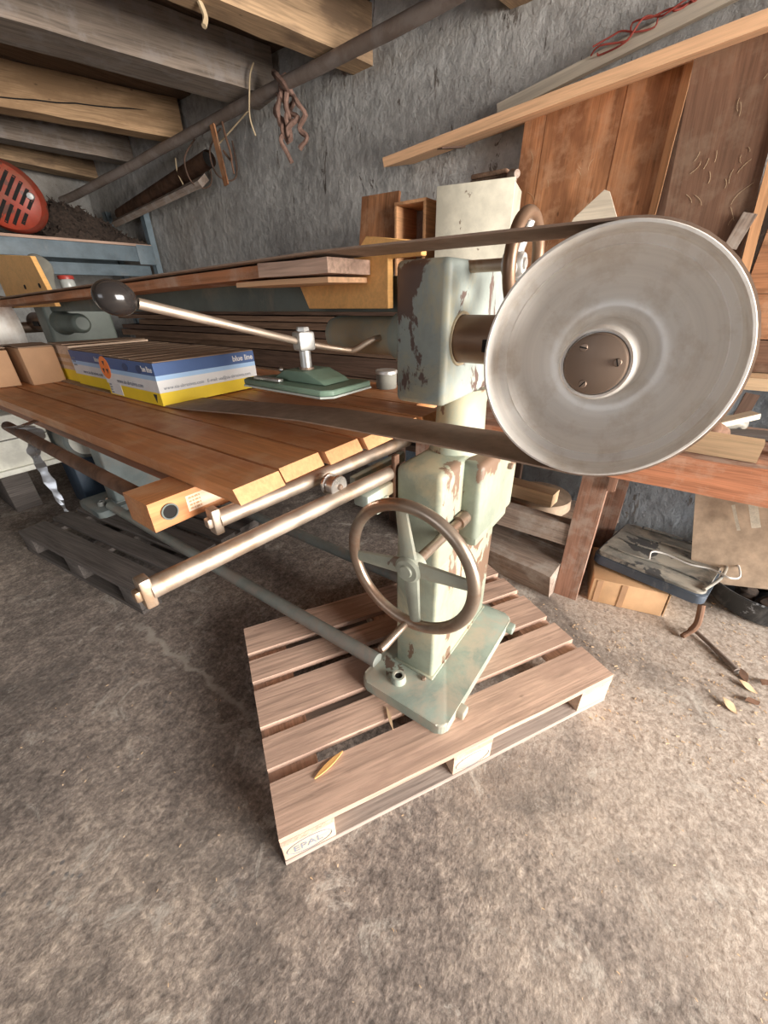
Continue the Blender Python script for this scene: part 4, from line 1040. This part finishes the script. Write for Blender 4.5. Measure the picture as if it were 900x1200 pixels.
# ------------------------------------------------------------------ far shelf, upper left
t = thing('steel_shelf', (1.2, 4.7, 0), 'blue grey steel shelf at the dark far end', 'shelf')
bm = B(); box(bm, (-.4, 4.48, 1.725), (1.86, 4.52, 1.855), .004); obj('front_beam', bm, M['blue_grey'], t)
bm = B(); box(bm, (-.4, 4.60, 1.60), (1.86, 4.64, 1.70), .004); obj('front_beam', bm, M['blue_grey'], t)
bm = B(); box(bm, (-.4, 5.30, 1.725), (1.86, 5.34, 1.855), .004); obj('back_beam', bm, M['blue_grey'], t)
plank('deck_board', (-.4, 4.68, 1.866), (1.86, 4.68, 1.866), .42, .020, M['pallet'], t)
plank('deck_board', (-.4, 5.12, 1.866), (1.86, 5.12, 1.866), .42, .020, M['pallet'], t)
for x, y in ((1.895, 4.52), (1.895, 5.32), (-.42, 4.52), (-.42, 5.32)):
    bm = B(); box(bm, (x - .03, y - .035, 0), (x - .024, y + .035, 2.24)); box(bm, (x - .03, y - .035, 0), (x + .03, y - .029, 2.24)); obj('post', bm, M['blue_grey'], t)
bm = B(); box(bm, (1.7, 4.47, 1.70), (1.87, 4.479, 1.87), .002); obj('post_plate', bm, M['blue_grey'], t)
# dark litter heap
bm = B(); nx, ny = 60, 40; vv = []
for i in range(nx + 1):
    row = []
    for j in range(ny + 1):
        u, v = i / nx, j / ny; x = .97 + .86 * u; y = 4.49 + .72 * v
        h = .30 * (math.sin(PI * min(1, u * .62 + .35)) ** 1.0) * (min(1, 5 * (1 - u)) ) * min(1, .25 + u * 3) * min(1, 3 * v + .12) * min(1, 3 * (1 - v))
        h = max(.004, h + .05 * noise.noise(Vector((x * 9, y * 9, 0))) + .03 * noise.noise(Vector((x * 28, y * 28, 4))))
        row.append(bm.verts.new((x, y, 1.877 + h)))
    vv.append(row)
for i in range(nx):
    for j in range(ny): bm.faces.new((vv[i][j], vv[i + 1][j], vv[i + 1][j + 1], vv[i][j + 1]))
edge = [e for e in bm.edges if e.is_boundary]
r = bmesh.ops.extrude_edge_only(bm, edges=edge)
for v in [g for g in r['geom'] if isinstance(g, bmesh.types.BMVert)]: v.co.z = 1.877
random.seed(9)
for k in range(700):
    i = random.randrange(4, nx - 2); j = random.randrange(0, ny - 4); c = vv[i][j].co
    d = Vector((random.gauss(0, 1), random.gauss(0, 1), random.gauss(.3, .6))).normalized() * random.uniform(.015, .045); w = d.cross(Vector((random.random(), random.random(), .3))).normalized() * .008
    q = [bm.verts.new(c + s) for s in (-w - d * .2, w - d * .2, w * .4 + d, -w * .4 + d)]; bm.faces.new(q)
tag(obj('litter_heap', bm, M['heap']), 'heap of dark dried litter lying on the steel shelf', 'litter', None, 'stuff')
# red slotted cowl
t = thing('red_cowl', (.80, 4.40, 1.9), 'red plastic cowl with dark slots on the shelf at the left edge', 'cowl')
Fr = Matrix.Translation((.745, 4.44, 2.125)) @ zto((-.45, -.85, -.10)) @ Matrix.Rotation(math.radians(25), 4, 'Z')
bm = B(); prof = [(.0001, .05), (.10, .047), (.17, .035), (.215, .005), (.235, -.05), (.24, -.12), (.23, -.13), (.0001, -.13)]
lathe(bm, prof, 48, Matrix.Diagonal((1.0, 1.1, 1, 1))); obj('shell', bm, M['red_plastic'], t, Fr)
def surf(x, y):
    r_ = math.hypot(x, y / 1.1)
    for (a0, b0), (a1, b1) in zip(prof, prof[1:]):
        if a0 <= r_ <= a1: return b0 + (b1 - b0) * (r_ - a0) / (a1 - a0)
    return -.05
for sx in (-1, 1):
    for k in range(8):
        y = -.160 + k * .045; L = math.sqrt(max(.002, .185 ** 2 - (y / 1.1) ** 2)) - .004
        if L < .05: continue
        bm = B(); g = []
        for i in range(9):
            x = sx * (.018 + (L - .018) * i / 8)
            g.append([bm.verts.new((x, yy + .25 * abs(x) * 0, surf(x, yy) + dz)) for yy, dz in ((y - .011, -.006), (y + .011, -.006), (y + .011, .0022), (y - .011, .0022))])
        for p, q_ in zip(g, g[1:]):
            for j in range(4): bm.faces.new((p[j], p[(j + 1) % 4], q_[(j + 1) % 4], q_[j]))
        bm.faces.new(g[0][::-1]); bm.faces.new(g[-1]); obj('slot', bm, M['hole'], t, Fr)
bm = B(); lathe(bm, [(.0001, .02), (.022, .018), (.026, .008), (.026, -.01), (.0001, -.01)], 20); obj('knob', bm, M['cast'], t, Fr @ Matrix.Translation((.115, -.145, .036)))
# pipes up there
PIPE = [(1.52, .55, 2.505), (1.618, 1.07, 2.505), (1.693, 2.352, 2.505), (1.72, 3.45, 2.475), (1.54, 4.7, 2.325), (1.45, 5.2, 2.27)]
t = thing('ceiling_pipe', (1.8, 3, 2.5), 'long grey brown pipe slung diagonally under the rafters along the wall', 'pipe')
bm = B(); pts = PIPE
tube(bm, smoothpts(pts, 5), .034, 18); wobble(bm, .006, 5); obj('pipe', bm, M['grey_pipe'], t)
t = thing('rusty_tube', (1.8, 3.8, 2.3), 'rusty tube with a dark open end hanging below the ceiling pipe', 'pipe')
bm = B(); tube(bm, [(1.78, 3.12, 2.335), (1.82, 4.85, 2.16)], .055, 24, False)
r = bmesh.ops.solidify(bm, geom=bm.faces[:], thickness=.004); obj('tube', bm, M['rust'], t)
bm = B(); tube(bm, [(1.7808, 3.15, 2.332), (1.781, 3.16, 2.331)], .0505, 24); obj('tube_inside', bm, M['hole'], t)
leanboard('grey_pole', (1.80, 3.28, 2.225), (1.78, 4.9, 2.10), .10, .05, 'dustwood', (-.6, 0, .8), 'grey weathered pole below the rusty tube', 'pole', bev=.02)
t = thing('wire_hook', (1.86, 3, 2.3), 'two dark wire loops holding the tubes to the wall', 'wire')
for y in (3.35, 3.0):
    bm = B(); tube(bm, smoothpts([(1.84, y, 2.50), (1.72, y + .01, 2.36), (1.73, y, 2.22), (1.84, y - .01, 2.19), (1.93, y, 2.26), (1.93, y, 2.45)], 5), .006, 6); obj('wire', bm, M['oldwood2'], t)
leanboard('wooden_lath', (1.70, 2.905, 2.475), (1.70, 2.855, 2.125), .05, .012, 'panel', (-1, 0, 0), 'thin brown wooden lath hanging beside the mouth of the rusty tube', 'lath')
bm = B(); tube(bm, smoothpts([(1.71, 2.80, 2.475), (1.69, 2.76, 2.38), (1.68, 2.72, 2.28), (1.69, 2.745, 2.25), (1.68, 2.80, 2.31)], 5), .008, 8); tube(bm, [(1.685, 2.735, 2.26), (1.685, 2.725, 2.17)], .006, 8)
tag(obj('hanging_hook', bm, M['rust']), 'bent rusty hook hanging right of the brown lath', 'hook')
random.seed(5)
bm = B()
for s in range(7):
    y0 = random.uniform(2.02, 2.17); pts = [(1.69, y0, 2.54)]
    zz = 2.50
    while zz > random.uniform(2.14, 2.28):
        pts.append((1.69 + random.uniform(-.03, .03), y0 + random.uniform(-.05, .05) * (1 if zz > 2.35 else .6) - (2.50 - zz) * .02, zz)); zz -= .05
    tube(bm, smoothpts(pts, 4), .015, 7)
for s in range(2):
    pts = [(1.69 + .055 * math.cos(a), 2.13 + .06 * math.sin(a * 1.2), 2.515 + .05 * math.sin(a)) for a in [k * .7 for k in range(10)]]; tube(bm, smoothpts(pts, 4), .016, 7)
tag(obj('knotted_rope', wobble(bm, .008, 20), M['rope']), 'tangled reddish brown rope knotted round the ceiling pipe', 'rope')
for k, (pts, lab) in enumerate(((((1.69, 2.37, 2.66), (1.655, 2.375, 2.60), (1.65, 2.40, 2.52), (1.67, 2.45, 2.42), (1.69, 2.44, 2.33)), 'long dry straw hanging from the thick grey rafter'),
        (((1.72, 2.52, 2.475), (1.71, 2.72, 2.41), (1.70, 2.87, 2.36)), 'dry straw caught between the pipe and the brown lath'),
        (((1.76, 3.55, 2.40), (1.74, 3.53, 2.30), (1.75, 3.50, 2.22)), 'dry straw wisp hanging over the rusty tube'),
        (((1.0, 1.90, 2.552), (1.02, 1.90, 2.51), (1.0, 1.895, 2.47)), 'short dry wisp hanging from the nearest rafter'))):
    bm = B(); tube(bm, smoothpts(pts, 6), .005 if k < 3 else .012, 6); tag(obj('straw_wisp', bm, M['straw']), lab, 'straw')
# jar and canvas on the far head
t = thing('jar', (.32, 2.56, 1.424), 'small jar with a red lid on top of the far head', 'jar')
bm = B(); lathe(bm, [(.0001, 0), (.034, 0), (.036, .004), (.036, .04), (.03, .05), (.0001, .05)], 28, Matrix.Translation((.32, 2.56, 1.4235))); obj('body', bm, M['jar'], t)
bm = B(); lathe(bm, [(.0001, .018), (.036, .018), (.038, .014), (.038, 0), (.0001, 0)], 28, Matrix.Translation((.32, 2.56, 1.474))); obj('lid', bm, M['lid_red'], t)
bm = B(); bmesh.ops.create_icosphere(bm, subdivisions=4, radius=1, matrix=Matrix.Translation((.21, 2.56, 1.47)) @ Matrix.Diagonal((.045, .055, .11, 1))); wobble(bm, .03, 12)
for v in bm.verts: v.co.z = max(v.co.z, 1.4235)
tag(obj('canvas_bundle', bm, M['canvas']), 'crumpled grey canvas bundle behind the far plywood stop', 'cloth')

# ------------------------------------------------------------------ lower blue grey plaster of the right wall
bm = B(); box(bm, (1.925, -4.0, 0), (1.949, 1.6, 1.10), .003)
struct('baseboard_right', bm, plaster_mat('blue_grey_plaster', (.33, .39, .45)), Matrix.Identity(4), 'speckled blue grey lower band of the plaster wall')

# ------------------------------------------------------------------ light: daylight through the doorway behind the camera
W = bpy.data.worlds.new('world'); S.world = W; W.use_nodes = True
bg = W.node_tree.nodes['Background']; bg.inputs[0].default_value = (.80, .88, 1.0, 1); bg.inputs[1].default_value = 1.0
def area(name, loc, target, sx, sy, power, col):
    l = bpy.data.lights.new(name, 'AREA'); l.shape = 'RECTANGLE'; l.size = sx; l.size_y = sy; l.energy = power; l.color = col
    o = bpy.data.objects.new(name, l); COL.objects.link(o); o.location = loc
    o.rotation_euler = (Vector(target) - Vector(loc)).to_track_quat('-Z', 'Y').to_euler(); return o
area('doorway_daylight', (.40, -5.6, 1.6), (.4, .3, .85), 3.6, 2.6, 1050, (1.0, .94, .87))
area('side_fill_lamp', (-5.4, .2, 1.7), (.3, 1.2, .9), 2.2, 1.5, 34, (.95, .96, 1.0))  # added fill lamp, outside the opening made for it in the left wall

# ------------------------------------------------------------------ camera
CM = Vector((-0.68901, -0.32434, 1.35242))
RM = Matrix(((0.584698, -0.811033, -0.018795), (-0.399624, -0.267784, -0.876694), (0.705995, 0.520112, -0.480682)))
cd = bpy.data.cameras.new('camera'); cam = bpy.data.objects.new('camera', cd); COL.objects.link(cam)
cam.matrix_world = Matrix.Translation(CM) @ Matrix((RM[0], -RM[1], -RM[2])).transposed().to_4x4()
cd.sensor_fit = 'VERTICAL'; cd.sensor_height = 36; cd.lens = 36 * 458 / 1200; cd.clip_start = .02; cd.clip_end = 60
S.camera = cam
S.view_settings.view_transform = 'Standard'; S.view_settings.look = 'None'; S.view_settings.exposure = 0.25; S.view_settings.gamma = 1.0
S.view_settings.use_curve_mapping = False
S.cycles.use_denoising = True; S.cycles.max_bounces = 10; S.cycles.diffuse_bounces = 5
